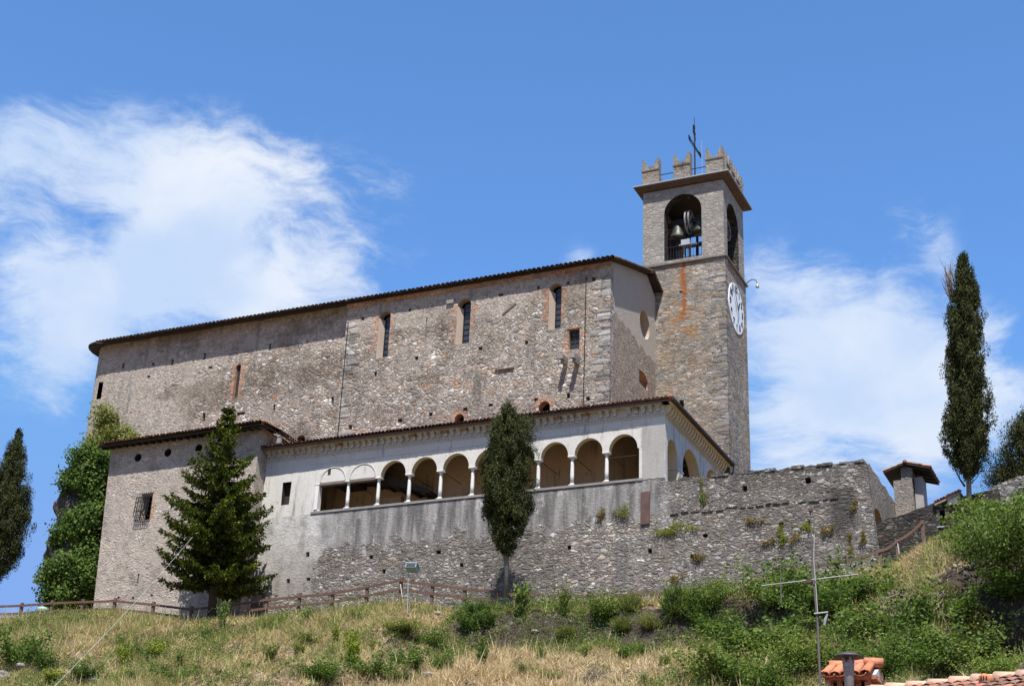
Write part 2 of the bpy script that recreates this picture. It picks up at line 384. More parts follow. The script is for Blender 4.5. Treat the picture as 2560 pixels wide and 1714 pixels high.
def leafmat(name, c1, c2, c3, trans=.35, rough=.55, ns=.8, nc=(.72, 1.28)):
    mt, m = newmat(name); p = m.pos(); r = m.island()
    c = m.ramp(r, [(0, c1), (.55, c2), (1, c3)])
    c = m.mix(1., c, grey(m, m.rng(m.noise(p, ns, 3), .3, .7, nc[0], nc[1], False)), 'MULTIPLY')
    b = m.n('ShaderNodeBsdfPrincipled', {'Base Color': c, 'Roughness': .75, 'Specular IOR Level': .1})
    tr = m.n('ShaderNodeBsdfTranslucent', {'Color': m.mix(1., c, (1.15, 1.25, .55), 'MULTIPLY')})
    mx = m.n('ShaderNodeMixShader', {0: trans, 1: b.outputs[0], 2: tr.outputs[0]})
    o = m.n('ShaderNodeOutputMaterial'); m.L.new(mx.outputs[0], o.inputs[0]); return mt


L_CYP = leafmat("cypress_foliage", (.024, .031, .011), (.048, .056, .017), (.090, .090, .031), .1, ns=2.2, nc=(.5, 1.45))
L_SPR = leafmat("spruce_needles", (.022, .044, .012), (.055, .084, .017), (.20, .19, .026), .2)
L_IVY = leafmat("ivy_leaves", (.045, .085, .02), (.095, .155, .035), (.17, .235, .07), .32)
L_MID = leafmat("mid_green_leaves", (.055, .095, .022), (.125, .18, .045), (.25, .30, .10), .38, ns=1.2, nc=(.45, 1.45))
L_DARK = leafmat("dark_green_leaves", (.05, .095, .022), (.10, .16, .036), (.18, .24, .07), .4)
L_BRI = leafmat("bright_green_leaves", (.085, .13, .026), (.15, .20, .045), (.26, .30, .09), .36)
L_YEL = leafmat("yellow_green_leaves", (.12, .16, .02), (.2, .24, .03), (.28, .3, .05), .35)
L_OLI = leafmat("olive_broom_stems", (.12, .145, .035), (.19, .21, .06), (.28, .28, .11), .35)
L_TUFT = leafmat("rusty_wall_tuft", (.13, .1, .03), (.2, .14, .05), (.24, .2, .05), .25)

# ------------------------------------------------------------------ object helpers


def put(o, parent=None, label=None, cat=None, group=None, kind=None):
    COL.objects.link(o)
    if parent is not None:
        o.parent = parent
        o.matrix_parent_inverse = parent.matrix_basis.inverted() if parent.parent is None else (parent.parent.matrix_basis @ parent.matrix_parent_inverse @ parent.matrix_basis).inverted()
    tag(o, label, cat, group, kind); return o


def tag(o, label=None, cat=None, group=None, kind=None):
    for k, v in (('label', label), ('category', cat), ('group', group), ('kind', kind)):
        if v: o[k] = v
    return o


def thing(name, loc, label, cat, group=None):
    o = bpy.data.objects.new(name, None); o.location = loc; o.empty_display_size = .5
    o.matrix_basis = Matrix.Translation(loc)
    return put(o, None, label, cat, group)


class MB:
    def __init__(s): s.v = []; s.f = []; s.m = []

    def add(s, vs, fs, mi=0):
        o = len(s.v); s.v += [tuple(v) for v in vs]
        for f in fs: s.f.append([i + o for i in f]); s.m.append(mi)
        return s

    def box(s, a, b, mi=0, mat=None):
        x0, y0, z0 = a; x1, y1, z1 = b
        vs = [Vector(p) for p in ((x0, y0, z0), (x1, y0, z0), (x1, y1, z0), (x0, y1, z0), (x0, y0, z1), (x1, y0, z1), (x1, y1, z1), (x0, y1, z1))]
        if mat is not None: vs = [mat @ v for v in vs]
        return s.add(vs, [(3, 2, 1, 0), (4, 5, 6, 7), (0, 1, 5, 4), (1, 2, 6, 5), (2, 3, 7, 6), (3, 0, 4, 7)], mi)

    def beam(s, p, q, w, h, mi=0, up=(0, 0, 1)):
        p = Vector(p); q = Vector(q); d = (q - p); L = d.length; d.normalize()
        u = Vector(up); sx = d.cross(u)
        if sx.length < 1e-4: sx = d.cross(Vector((1, 0, 0)))
        sx.normalize(); u = sx.cross(d)
        M4 = Matrix((( *(sx), 0), (*(d), 0), (*(u), 0), (0, 0, 0, 1))).transposed()
        M4.translation = p
        return s.box((-w / 2, 0, -h / 2), (w / 2, L, h / 2), mi, M4)

    def tube(s, pts, r, n=8, mi=0, cap=True):
        pts = [Vector(p) for p in pts]; rs = r if isinstance(r, (list, tuple)) else [r] * len(pts)
        vs = []; fs = []
        prev = None
        for i, p in enumerate(pts):
            d = (pts[min(i + 1, len(pts) - 1)] - pts[max(i - 1, 0)]).normalized()
            if prev is None:
                u = d.cross(Vector((0, 0, 1)))
                if u.length < .05: u = d.cross(Vector((1, 0, 0)))
            else: u = prev - d * prev.dot(d)
            u.normalize(); prev = u; w = d.cross(u)
            for k in range(n):
                a = 2 * math.pi * k / n
                vs.append(p + (u * math.cos(a) + w * math.sin(a)) * rs[i])
        for i in range(len(pts) - 1):
            for k in range(n):
                fs.append((i * n + k, i * n + (k + 1) % n, (i + 1) * n + (k + 1) % n, (i + 1) * n + k))
        if cap: fs.append(tuple(range(n - 1, -1, -1))); fs.append(tuple((len(pts) - 1) * n + k for k in range(n)))
        return s.add(vs, fs, mi)

    def lathe(s, prof, c, n=20, mi=0, axis=None):
        vs = []; fs = []
        for (r, z) in prof:
            for k in range(n):
                a = 2 * math.pi * k / n; vs.append(Vector((c[0] + r * math.cos(a), c[1] + r * math.sin(a), c[2] + z)))
        for i in range(len(prof) - 1):
            for k in range(n): fs.append((i * n + k, i * n + (k + 1) % n, (i + 1) * n + (k + 1) % n, (i + 1) * n + k))
        fs.append(tuple(range(n - 1, -1, -1))); fs.append(tuple((len(prof) - 1) * n + k for k in range(n)))
        return s.add(vs, fs, mi)

    def build(s, name, mats, parent=None, smooth=False, label=None, cat=None, group=None, kind=None):
        me = bpy.data.meshes.new(name); me.from_pydata(s.v, [], s.f)
        mats = mats if isinstance(mats, (list, tuple)) else [mats]
        for x in mats: me.materials.append(x)
        me.polygons.foreach_set('material_index', s.m)
        if smooth: me.polygons.foreach_set('use_smooth', [True] * len(s.f))
        me.update()
        return put(bpy.data.objects.new(name, me), parent, label, cat, group, kind)


def npmesh(name, v, f, mats):
    """fast mesh from arrays: v (n,3), f (k,c) of equal-sided faces"""
    me = bpy.data.meshes.new(name); k, c = f.shape
    me.vertices.add(len(v)); me.vertices.foreach_set('co', v.astype(np.float32).ravel())
    me.loops.add(k * c); me.loops.foreach_set('vertex_index', f.astype(np.int32).ravel())
    me.polygons.add(k); me.polygons.foreach_set('loop_start', np.arange(0, k * c, c, dtype=np.int32))
    me.polygons.foreach_set('loop_total', np.full(k, c, dtype=np.int32))
    for x in (mats if isinstance(mats, (list, tuple)) else [mats]): me.materials.append(x)
    me.update(calc_edges=True); me.validate(); return me


def rect(u0, v0, u1, v1): return [(u0, v0), (u1, v0), (u1, v1), (u0, v1)]


def arch(u0, u1, v0, vs, n=12, rise=None):
    c = (u0 + u1) / 2; r = (u1 - u0) / 2; ry = rise if rise else r
    return [(u0, v0), (u1, v0)] + [(c + r * math.cos(a), vs + ry * math.sin(a)) for a in [math.pi * i / n for i in range(n + 1)]]


def circ(cu, cv, r, n=24): return [(cu + r * math.cos(2 * math.pi * i / n), cv + r * math.sin(2 * math.pi * i / n)) for i in range(n)]


def rough(poly, step=.35, amp=.03, top_only=None):
    out = []
    for i, a in enumerate(poly):
        b = poly[(i + 1) % len(poly)]; L = math.dist(a, b); k = max(1, int(L / step))
        for j in range(k):
            t = j / k; u = a[0] + (b[0] - a[0]) * t; v = a[1] + (b[1] - a[1]) * t
            if top_only is None or (top_only(a) and top_only(b)):
                if j: u += random.uniform(-amp, amp) * .4; v += random.uniform(-amp, amp)
            out.append((u, v))
    return out


def slab(mb, outer, holes, axis, base, thick, mi=0, rim=None, mih=None):
    """a wall with openings. axis 1: (u,v)->(x,z) at y=base, going back to base+thick; axis 0: (u,v)->(y,z) at x=base"""
    rim = mi if rim is None else rim; mih = mi if mih is None else mih
    def P(u, v, d): return (u, base + d, v) if axis == 1 else (base + d, u, v)
    loops = [outer] + holes
    vin = []; ein = []
    for lp in loops:
        k = len(lp); o = len(vin); vin += [Vector(q) for q in lp]; ein += [(o + i, o + (i + 1) % k) for i in range(k)]
    ov, _, of, *_r2 = delaunay_2d_cdt(vin, ein, [], 0, 1e-5)
    fl = [(q.x, q.y) for q in ov]
    def inside(lp, x, y):
        c = False; k = len(lp)
        for i in range(k):
            (x1, y1), (x2, y2) = lp[i], lp[(i + 1) % k]
            if (y1 > y) != (y2 > y) and x < (x2 - x1) * (y - y1) / (y2 - y1) + x1: c = not c
        return c
    tris = []
    for t in of:
        cx = sum(fl[i][0] for i in t) / 3; cy_ = sum(fl[i][1] for i in t) / 3
        if inside(outer, cx, cy_) and not any(inside(h, cx, cy_) for h in holes): tris.append(tuple(t))
    n = len(fl)
    mb.add([P(u, v, 0) for u, v in fl], [tuple(t) for t in tris], mi)
    mb.add([P(u, v, thick) for u, v in fl], [tuple(reversed(t)) for t in tris], mi)
    for li, lp in enumerate(loops):
        k = len(lp); vs = [P(u, v, 0) for u, v in lp] + [P(u, v, thick) for u, v in lp]
        mm = rim if li == 0 else (mih[li - 1] if isinstance(mih, list) else mih)
        mb.add(vs, [(i, (i + 1) % k, (i + 1) % k + k, i + k) for i in range(k)], mm)
    return mb


def tiles(mb, e0, e1, r0, r1, w=.24, course=.42, seed=1, lift=.05, maxc=99):
    """coppi: barrel tiles over channels on the patch e0-e1 (eave) / r0-r1 (ridge)"""
    R = random.Random(seed); e0, e1, r0, r1 = map(Vector, (e0, e1, r0, r1))
    nu = max(1, round((e1 - e0).length / w)); nv = max(1, min(maxc, round(max((r0 - e0).length, (r1 - e1).length) / course)))
    nrm = (e1 - e0).cross(r0 - e0 if (r0 - e0).length > .1 else r1 - e1).normalized()
    if nrm.z < 0: nrm = -nrm
    def S(a, b): return (e0.lerp(e1, a)).lerp(r0.lerp(r1, a), b)
    na = 5
    for j in range(nv):
        b0 = j / nv - (.0 if j else .012); b1 = (j + 1.18) / nv
        b1 = min(b1, 1.0)
        for i in range(nu):
            a = (i + .5) / nu; jl = R.uniform(-.03, .03); ja = R.uniform(-.012, .012) / max(.2, w) * w / (e1 - e0).length * 1.5
            for kind in (0, 1):
                ac = a + ja if kind == 0 else a + .5 / nu
                if kind == 1 and i == nu - 1: continue
                vs = []
                for bb, ww, hh in ((b0 + jl / nv, w * .52, lift + .012), (b1 + jl / nv, w * .42, lift - .01)):
                    c = S(ac, bb); du = (S(min(1, ac + .01), bb) - S(max(0, ac - .01), bb))
                    if du.length < 1e-5: du = (e1 - e0)
                    du.normalize()
                    for q in range(na):
                        th = math.pi * q / (na - 1)
                        if kind == 0: vs.append(c + du * (-math.cos(th) * ww) + nrm * (math.sin(th) * ww * .8 + hh + R.uniform(0, .012)))
                        else: vs.append(c + du * (-math.cos(th) * ww) + nrm * (-math.sin(th) * ww * .55 + hh + .035))
                mb.add(vs, [(q, q + 1, q + 1 + na, q + na) for q in range(na - 1)])
    return mb


# ------------------------------------------------------------------ terrain
FX = [-140, -90, -66, -59.7, -54.5, -50.0, -46.7, -42.0, -38.2, -32.5, -26.7, -22.8, -18.8, -15, -12.2, -10.9, -8.8, -6.3, 0, 20, 140]
FZ = [17, 20.3, 21.1, 20.85, 20.45, 20.1, 20.02, 20.1, 20.3, 19.4, 19.5, 19.5, 19.75, 20.2, 21.1, 21.8, 22.5, 23.0, 24, 26, 26]
FY = [-3.6] * 11 + [-3.2, -2.7, -2.2, -2, -2, -2.2, -2.6, -3.5, -5, -5]
_rn = np.random.default_rng(3)
WV = [(_rn.normal(size=2) * s, _rn.uniform(0, 6.28), a) for s, a in ((.35, .22), (.5, .18), (.8, .12), (1.3, .11), (2.1, .075), (3.1, .045), (.22, .3))]


def bump2(X, Y): return sum(a * np.sin(k[0] * X + k[1] * Y + ph) for k, ph, a in WV)


def ground(X, Y):
    X = np.asarray(X, float); Y = np.asarray(Y, float)
    zf = np.interp(X, FX, FZ); yf = np.interp(X, FX, FY)
    s = yf - Y
    d1 = np.interp(s, [0, 1, 2.5, 6, 12, 40, 60], [0, .25, .95, 2.5, 5.0, 17, 22])                 # even slope on the left
    d2 = np.interp(s, [0, 1.2, 3.0, 4.3, 5.6, 11, 16, 40, 60], [0, .35, 1.0, 3.4, 3.9, 5.6, 7.7, 17, 22])   # scarp and shelf in the middle
    d3 = np.interp(s, [0, 1.5, 4, 8, 10.5, 14, 40, 60], [0, .6, 2.1, 4.2, 6.6, 8.4, 19, 24])     # bank on the right
    w2 = np.clip((X + 35) / 4, 0, 1); w3 = np.clip((X + 17) / 5, 0, 1)
    d = (d1 * (1 - w2) + d2 * w2) * (1 - w3) + d3 * w3
    hol = np.clip((X + 8.6) / .9, 0, 1) * np.clip((-10.9 - Y + .25 * np.sin(X * 2.3)) / .7, 0, 1) * np.clip((Y + 27) / 8, 0, 1)
    d = d + 3.6 * hol
    amp = np.clip(s / 3, 0, 1)
    z = zf - d + bump2(X, Y) * amp
    back = np.clip(Y - 20, 0, None)
    z = np.where(s < 0, zf + .03 * np.clip(-s, 0, 6), z) - .25 * back
    lim = np.interp(np.hypot(X, Y), [0, 160, 500, 2500], [0, 0, -6, -30])
    return np.where(z < lim + 2, lim + 2 * np.exp(np.clip((z - lim - 2) / 2, -20, 0)), z)


def axis_pts(lo, hi, a, b, st):
    mid = np.arange(a, b + st, st); o = []; x = b + st; k = st
    while x < hi: o.append(x); k *= 1.35; x += k
    o2 = []; x = a - st; k = st
    while x > lo: o2.append(x); k *= 1.35; x -= k
    return np.array(o2[::-1] + list(mid) + o)


gx = axis_pts(-2500, 2500, -76, 6, .45); gy = axis_pts(-2500, 2500, -32, 4, .4)
GX, GY = np.meshgrid(gx, gy); GZ = ground(GX, GY)
nx, ny = len(gx), len(gy)
idx = np.arange(nx * ny).reshape(ny, nx)
F = np.stack([idx[:-1, :-1], idx[:-1, 1:], idx[1:, 1:], idx[1:, :-1]], -1).reshape(-1, 4)
mt, m = newmat("dry_hillside_earth"); p = m.pos()
c = m.mix(m.rng(m.noise(p, .8, 5, .65), .38, .62), (.30, .205, .12), (.43, .31, .20))
c = m.mix(m.rng(m.noise(p, .5, 5, .65), .50, .62), c, (.085, .10, .032))
c = m.mix(m.rng(m.noise(p, 2.2, 5, .7), .60, .7), c, (.11, .085, .06))
x, y, z = m.sep(p)
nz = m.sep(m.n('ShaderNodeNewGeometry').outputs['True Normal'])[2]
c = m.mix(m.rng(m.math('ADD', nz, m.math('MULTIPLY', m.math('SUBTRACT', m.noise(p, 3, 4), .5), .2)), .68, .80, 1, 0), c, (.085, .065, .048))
vs_ = m.n('ShaderNodeTexVoronoi', {'Vector': m.vmath('ADD', p, m.scale3(m.noise(p, 4, 3, col=True), (.2, .2, .2))), 'Scale': 3.2, 'Randomness': 1.}); sv = m.n('ShaderNodeSeparateColor', {0: vs_.outputs['Color']}).outputs[0]
c = m.mix(m.math('MULTIPLY', m.rng(sv, .78, .8), m.rng(vs_.outputs['Distance'], .42, .3)), c, (.2, .18, .16))
c = m.mix(m.rng(m.noise(p, 3.1, 6, .75), .52, .62), c, m.mix(1., c, (.45, .42, .4), 'MULTIPLY'))
finish(m, c, .95, m.noise(p, 5, 6, .7), .3, 1.); EARTH = mt
gm = npmesh("hillside", np.stack([GX, GY, GZ], -1).reshape(-1, 3), F, EARTH)
gm.polygons.foreach_set('use_smooth', np.ones(len(F), bool))
put(bpy.data.objects.new("hillside", gm), None, "dry grassy hillside falling away below the church walls", None, None, 'structure')


def hit(px, py):
    """where a sight line of the photograph meets the hillside"""
    d = ray(px, py); d = d / np.linalg.norm(d)
    t = np.arange(15, 110, .1); P = CAM + t[:, None] * d
    below = P[:, 2] < ground(P[:, 0], P[:, 1]); k = np.argmax(below)
    return P[k] if below.any() else P[-1]


# ------------------------------------------------------------------ church nave
c7 = lambda x, y: (850 + x / 3.266, 640 + y / 3.266)
c8 = lambda x, y: (180 + x / 3.2528, 780 + y / 3.2528)
XE = -28.98; ZE = 42.5; XM = -47.35; XL = -68.5; YR = 9.58; ZR = 44.55
nave = thing("church", (-48, 3, 20), "long rubble stone church with a tiled roof and four tall slit windows", "church")


def at(Y, p): q = on(1, Y, *p); return (q[0], q[2])


def hole(Y, p, w=.2, h=.26): u, v = at(Y, p); return rect(u - w / 2, v - h / 2, u + w / 2, v + h / 2)


WIN = [(-44.93, -44.08, 38.17, 41.0), (-39.27, -38.33, 38.3, 40.95), (-32.99, -32.17, 38.38, 41.05)]
holes = [arch(a, b, z0, z1) for a, b, z0, z1 in WIN]
holes += [rect(-31.62, 36.85, -30.92, 38.2)]
holes += [arch(-33.45, -32.72, 32.3, 33.38), arch(-39.02, -38.38, 32.3, 33.3)]
mih = [2, 2, 2, 1, 1, 1]
PUT = [(187, 510), (570, 440), (1313, 315), (1620, 258), (625, 832), (85, 915), (1145, 755), (490, 1340), (650, 1415), (740, 1290), (1022, 1250), (1230, 1215), (1600, 1170), (1865, 1140), (2025, 1162), (85, 1395), (2075, 188)]
holes += [rough(hole(3, c7(*q), random.uniform(.2, .32), random.uniform(.2, .32)), .1, .02) for q in PUT]
holes += [hole(3, c7(290, 960), .18, .3), hole(3, c7(1522, 705), .2, .24), hole(3, c7(1862, 218), .2, .2)]
holes += [hole(3, c7(705, 555), .08, 1.0), hole(3, c7(667, 1045), .05, .3)]
out = rect(XM, 20, XE, ZE)
mb = slab(MB(), out, holes, 1, 3.0, .55, 0, 0, mih + [0] * (len(holes) - 6))
mb.build("front_wall", [NAVE, BRICK, SPLAY], nave)
# older left half of the front, set back a little, rounding into the end
hl = [arch(-56.02, -55.62, 37.05, 39.25, 8), rect(-67.62, 38.38, -67.2, 39.68), arch(-50.6, -49.96, 32.6, 33.4)]
SL = [(405, 430, .2, .42), (805, 400, .22, .48), (1068, 352, .2, .5), (1600, 275, .14, .5), (1060, 845, .24, .6), (1632, 778, .16, .6), (2108, 712, .2, .55), (1115, 442, .3, .2), (650, 415, .25, .2), (612, 518, .25, .2)]
hl += [rough(hole(3.3, c8(x, y), w, h), .12, .025) for x, y, w, h in SL]
hl += [rect(at(3.3, c8(1362, 818))[0] - .32, at(3.3, c8(1362, 818))[1] - .1, at(3.3, c8(1362, 818))[0] + .32, at(3.3, c8(1362, 818))[1] + .12)]
RC = .9
mb = slab(MB(), rect(XL + RC, 20, XM, ZE), hl, 1, 3.45, .5, 0, 0, [1, 0, 0] + [0] * (len(hl) - 3))
prof = [(XL + RC - RC * math.sin(a), 3.45 + RC - RC * math.cos(a)) for a in [math.pi / 2 * i / 8 for i in range(9)]] + [(XL, 16.0), (XL + .5, 16.0), (XL + .5, 5), (XL + RC, 3.95)]
k = len(prof)
mb.add([(x, y, 20) for x, y in prof] + [(x, y, ZE) for x, y in prof], [(i, (i + 1) % k, (i + 1) % k + k, i + k) for i in range(k)])
mb.build("old_front_wall", [NAVE, BRICK], nave)
# end wall with the oculus, gable top
oc = circ(9.14, 40.73, .94)
ow = [(3.56, 20), (11.2, 20), (11.2, 43.55), (YR, ZR - .1), (3.56, 42.62)]
lw = [(8.15, 36.45), (9.75, 36.3), (9.75, 37.0), (9.3, 37.35), (8.15, 37.3)]
mb = slab(MB(), ow, [oc, lw, hole(3, (0, 0)) if False else rect(6.9, 36.9, 7.05, 37.05)], 0, XE, -.6, 0, 0, [1, 2, 0])
mb.build("end_wall", [ENDW, SPLAY, BRICK], nave)
mb = MB().box((XE - .62, 7.9, 39.4), (XE - .52, 10.4, 42)); mb.build("oculus_panel", SPLAY, nave)
# inner darkness and rear walls
mb = MB()
mb.box((XL + .6, 15.4, 20), (-30, 16, ZE)); mb.box((XL + 1, 4.6, 19.8), (XE - .7, 15.3, 20.1))
mb.box((XE - .6, 15.9, 20), (XE, 16.5, ZE)) if False else None
mb.build("rear_wall", NAVE, nave)
mb = MB(); mb.box((XL + .9, 4.5, 20.2), (XE - .75, 4.6, ZE - .2)); mb.build("inner_dark_backing", DARK, nave)  # dark sheet behind the openings, painted as the unlit inside
# glazed slit windows with bars and brick jambs
for a, b, z0, z1 in WIN:
    r = (b - a) / 2
    pane = slab(MB(), arch(a + .26, b - .0, z0 + .0, z1 - .06), [], 1, 3.42, .04)
    wf = pane.build("window", GLASS, nave)
    bars = MB()
    for i in range(1, 8): bars.beam((a + .26, 3.40, z0 + i * .38), (b, 3.40, z0 + i * .38), .03, .03)
    bars.beam((a + .3, 3.39, z0), (a + .3, 3.39, z1), .05, .05); bars.beam((b - .03, 3.39, z0), (b - .03, 3.39, z1), .05, .05)
    bars.build("glazing_bars", IRON, wf)
    sp = MB().add([(a, 3.004, z0), (a + .28, 3.41, z0), (a + .28, 3.41, z1 - .1), (a, 3.004, z1)], [(0, 1, 2, 3)]); sp.build("splayed_jamb", SPLAY, wf)
    ex = MB(); R = random.Random(int(a * 10))
    z = z0 + .5
    while z < z1 + .1:
        ex.box((a - R.uniform(.15, .6), 2.993, z), (a - .01, 3.01, z + .09)); ex.box((b + .01, 2.993, z), (b + R.uniform(.05, .42), 3.01, z + .09)); z += R.choice((.11, .11, .22))
    ex.build("brick_jamb", BRICK, wf)
pane = MB().box((-31.62, 3.3, 36.85), (-30.92, 3.34, 38.2)); wq = pane.build("window", GLASS, nave)
bars = MB()
for u in (-31.6, -31.27, -30.94): bars.beam((u, 3.28, 36.85), (u, 3.28, 38.2), .05, .05)
for v in (36.87, 37.4, 37.8, 38.18): bars.beam((-31.62, 3.28, v), (-30.92, 3.28, v), .04, .04)
bars.build("glazing_bars", WOODD, wq)
ex = MB(); R = random.Random(5)
for i in range(11):
    z = 36.4 + i * .14
    ex.box((-31.63 - R.uniform(.12, .45), 2.993, z), (-31.635, 3.01, z + .1)); ex.box((-30.905, 2.993, z), (-30.9 + R.uniform(.1, .35), 3.01, z + .1))
ex.box((-31.75, 2.97, 38.21), (-30.8, 3.01, 38.31)); ex.build("brick_jamb", BRICK, wq)
for px in ((-31.75, 36.0), (-31.0, 35.95)):
    mb = MB(); mb.box((px[0] - .13, 2.15, px[1]), (px[0] + .13, 3.05, px[1] + .3)); mb.box((px[0] - .12, 2.45, px[1] - .16), (px[0] + .12, 3.05, px[1] + .002)); mb.build("stone_bracket", SILL, nave)
# brick arches over the low openings, brick surround of the left slit
for a, b, z0, z1 in ((-33.45, -32.72, 32.3, 33.38), (-39.02, -38.38, 32.3, 33.3)):
    c0 = (a + b) / 2; r = (b - a) / 2; n = 16; ring = MB(); R = random.Random(3)
    for i in range(n):
        t0 = math.pi * (i + .08) / n; t1 = math.pi * (i + .92) / n; ro = r + R.uniform(.2, .36)
        ring.add([(c0 + q * math.cos(t), 2.985, z1 + q * math.sin(t)) for q, t in ((r, t0), (ro, t0), (ro, t1), (r, t1))] + [(c0 + q * math.cos(t), 3.02, z1 + q * math.sin(t)) for q, t in ((r, t0), (ro, t0), (ro, t1), (r, t1))], [(0, 1, 2, 3), (0, 4, 5, 1), (1, 5, 6, 2), (2, 6, 7, 3), (3, 7, 4, 0)])
    ring.build("brick_arch", BRICK, nave)
ex = MB(); R = random.Random(9)
z = 36.9
while z < 39.6:
    ex.box((-56.03 - R.uniform(.15, .42), 3.443, z), (-56.04, 3.46, z + .09)); ex.box((-55.6, 3.443, z), (-55.6 + R.uniform(.12, .4), 3.46, z + .09)); z += .11
ex.build("brick_surround", BRICK, nave)
ex = MB().box((-55.98, 3.65, 37.0), (-55.62, 3.68, 39.5)); ex.build("slit_dark_backing", DARK, nave)  # near-black sheet paints the shade inside the slit
# beam ends, slab, diagonal timber
mb = MB(); q = at(3, c7(905, 380)); mb.box((q[0] - .25, 2.85, q[1] - .1), (q[0] + .25, 3.05, q[1] + .14)); mb.build("beam_end", SILL, nave)
mb = MB(); a = at(3, c7(1330, 475)); b = at(3, c7(1438, 385)); mb.beam((a[0], 2.98, a[1]), (b[0], 2.98, b[1]), .06, .09); mb.build("diagonal_timber", WOODG, nave)
mb = MB(); a = at(3, c7(1268, 935)); b = at(3, c7(1420, 935)); mb.box((a[0], 2.88, a[1]), (b[0], 3.05, a[1] + .12)); mb.build("stone_slab", NAVE, nave)
mb = MB(); mb.box((-49.2, 2.9, 32.9), (-47.6, 3.32, 33.15)); mb.build("stone_ledge", SILL, nave)
# quoins at the right corner and at the old corner in the middle
def quoins(x0, x1, y, z0, z1, side, name):
    mb = MB(); R = random.Random(int(abs(x0) * 7)); z = z0
    while z < z1:
        hh = R.uniform(.2, .5); ww = R.uniform(.45, 1.0) * (x1 - x0)
        if R.random() < .8:
            if side > 0: mb.box((x1 - ww, y - R.uniform(.006, .035), z), (x1 + (.012 if side == 2 else 0), y + .3, z + hh - .05))
            else: mb.box((x0, y - R.uniform(.006, .035), z), (x0 + ww, y + .3, z + hh - .05))
        z += hh
    mb.build(name, QUOINS, nave)
quoins(-30.25, XE, 3.0, 30, 41.6, 2, "corner_quoins"); quoins(XM, XM + 1.2, 3.0, 31, 41.4, -1, "old_corner_quoins")
for x, z0, z1 in ((-30.55, 32.3, 41.5), (-47.2, 31.6, 41.0)):
    mb = MB(); mb.tube([(x - .0, 2.95, z1), (x - .02, 2.95, z0)], .03, 6); mb.build("lightning_cable", IRON, nave)
# brick cornice under the eaves
mb = MB(); mb.box((XM, 2.93, 42.02), (XE + .02, 3.02, 42.14)); mb.box((XM, 2.84, 42.14), (XE + .05, 3.02, 42.27)); mb.build("brick_cornice", BRICK, nave)
# roof
EY = 2.6; EZ = 42.28
mb = MB()
ev = [(-28.55, EY)] + [(XL + RC, EY)] + [(XL + RC - (RC + .5) * math.sin(a), 3.3 + RC - (RC + .7) * math.cos(a)) for a in [math.pi / 2 * i / 5 for i in range(1, 6)]] + [(XL - .5, 16.6)]
rd = [(-28.55, YR, ZR)] + [(-64, YR, ZR)] * (len(ev) - 1)
for i in range(len(ev) - 1):
    a = ev[i]; b = ev[i + 1]
    vs = [(a[0], a[1], EZ), (b[0], b[1], EZ), rd[i + 1], rd[i]]
    vs2 = [(x, y, z - .05) for x, y, z in vs]
    mb.add(vs + vs2, [(0, 1, 2, 3), (7, 6, 5, 4), (0, 4, 5, 1), (3, 2, 6, 7), (1, 5, 6, 2), (0, 3, 7, 4)])
vs = [(-28.55, YR, ZR), (-64, YR, ZR), (XL - .5, 16.6, EZ), (-28.55, 16.6, EZ)]
mb.add(vs + [(x, y, z - .12) for x, y, z in vs], [(0, 1, 2, 3), (7, 6, 5, 4), (0, 3, 7, 4)])
roof = mb.build("roof", WOODD, nave)
mb = MB(); tiles(mb, (ev[0][0], EY - .05, EZ), (ev[1][0], EY - .05, EZ), rd[0], rd[1], .3, .5, 4, .07)
for i in range(1, len(ev) - 1): tiles(mb, (*ev[i], EZ), (*ev[i + 1], EZ), rd[i], rd[i + 1], .26, .5, 5 + i)
mb.build("roof_tiles", TILEOLD, roof, smooth=True)
mb = MB(); R = random.Random(4)
for (a, b) in (((-28.5, EY - .05, EZ + .06), (-28.5, YR, ZR + .08)), ((-28.5, YR, ZR + .08), (-28.5, 11.15, 43.95))):
    a = Vector(a); b = Vector(b); n = int((b - a).length / .38)
    for i in range(n):
        p0 = a.lerp(b, i / n); p1 = a.lerp(b, (i + 1.15) / n); mb.tube([p0, p1], [.085, .07], 8)
mb.build("verge_tiles", TILEOLD, roof, smooth=True)

# ------------------------------------------------------------------ bell tower
tw = thing("bell_tower", (-27, 13.5, 20), "tall square bell tower with swallowtail battlements and a clock", "tower")
TX0, TX1, TY0, TY1 = -29.93, -24.22, 11.2, 16.0
ZS, ZC = 45.85, 51.56
fa = arch(-28.38, -25.78, 46.15, 49.68, 16); ba = arch(-28.38, -25.78, 46.15, 49.68, 16)
sa = arch(12.0, 14.65, 46.2, 49.3, 16)
sl = [rect(*(np.array(at(11.2, (1701, 730))) + (-.07, -.05)), *(np.array(at(11.2, (1703, 758))) + (.09, .9))), hole(11.2, (1704, 1008), .3, .5)]
mb = MB()
mb2 = MB(); slab(mb2, rect(TX0, 20, TX1, ZS), sl, 1, TY0, .8)
slab(mb2, rect(TX0, 20, TX1, ZS), [], 1, TY1 - .8, .8); slab(mb2, rect(TY0 + .8, 20, TY1 - .8, ZS), [], 0, TX1, -.8); slab(mb2, rect(TY0 + .8, 20, TY1 - .8, ZS), [], 0, TX0, .8)
mb2.build("shaft", TOWER, tw)
slab(mb, rect(TX0 + .05, ZS, TX1 - .05, ZC), [fa], 1, TY0 + .05, .75, 0, 0, 1); slab(mb, rect(TX0 + .05, ZS, TX1 - .05, ZC), [ba], 1, TY1 - .8, .75, 0, 0, 1)
slab(mb, rect(TY0 + .8, ZS, TY1 - .8, ZC), [sa], 0, TX1 - .05, -.75, 0, 0, 1); slab(mb, rect(TY0 + .8, ZS, TY1 - .8, ZC), [sa], 0, TX0 + .05, .75, 0, 0, 1)
mb.build("belfry", [TOWER, DARKSTONE], tw)
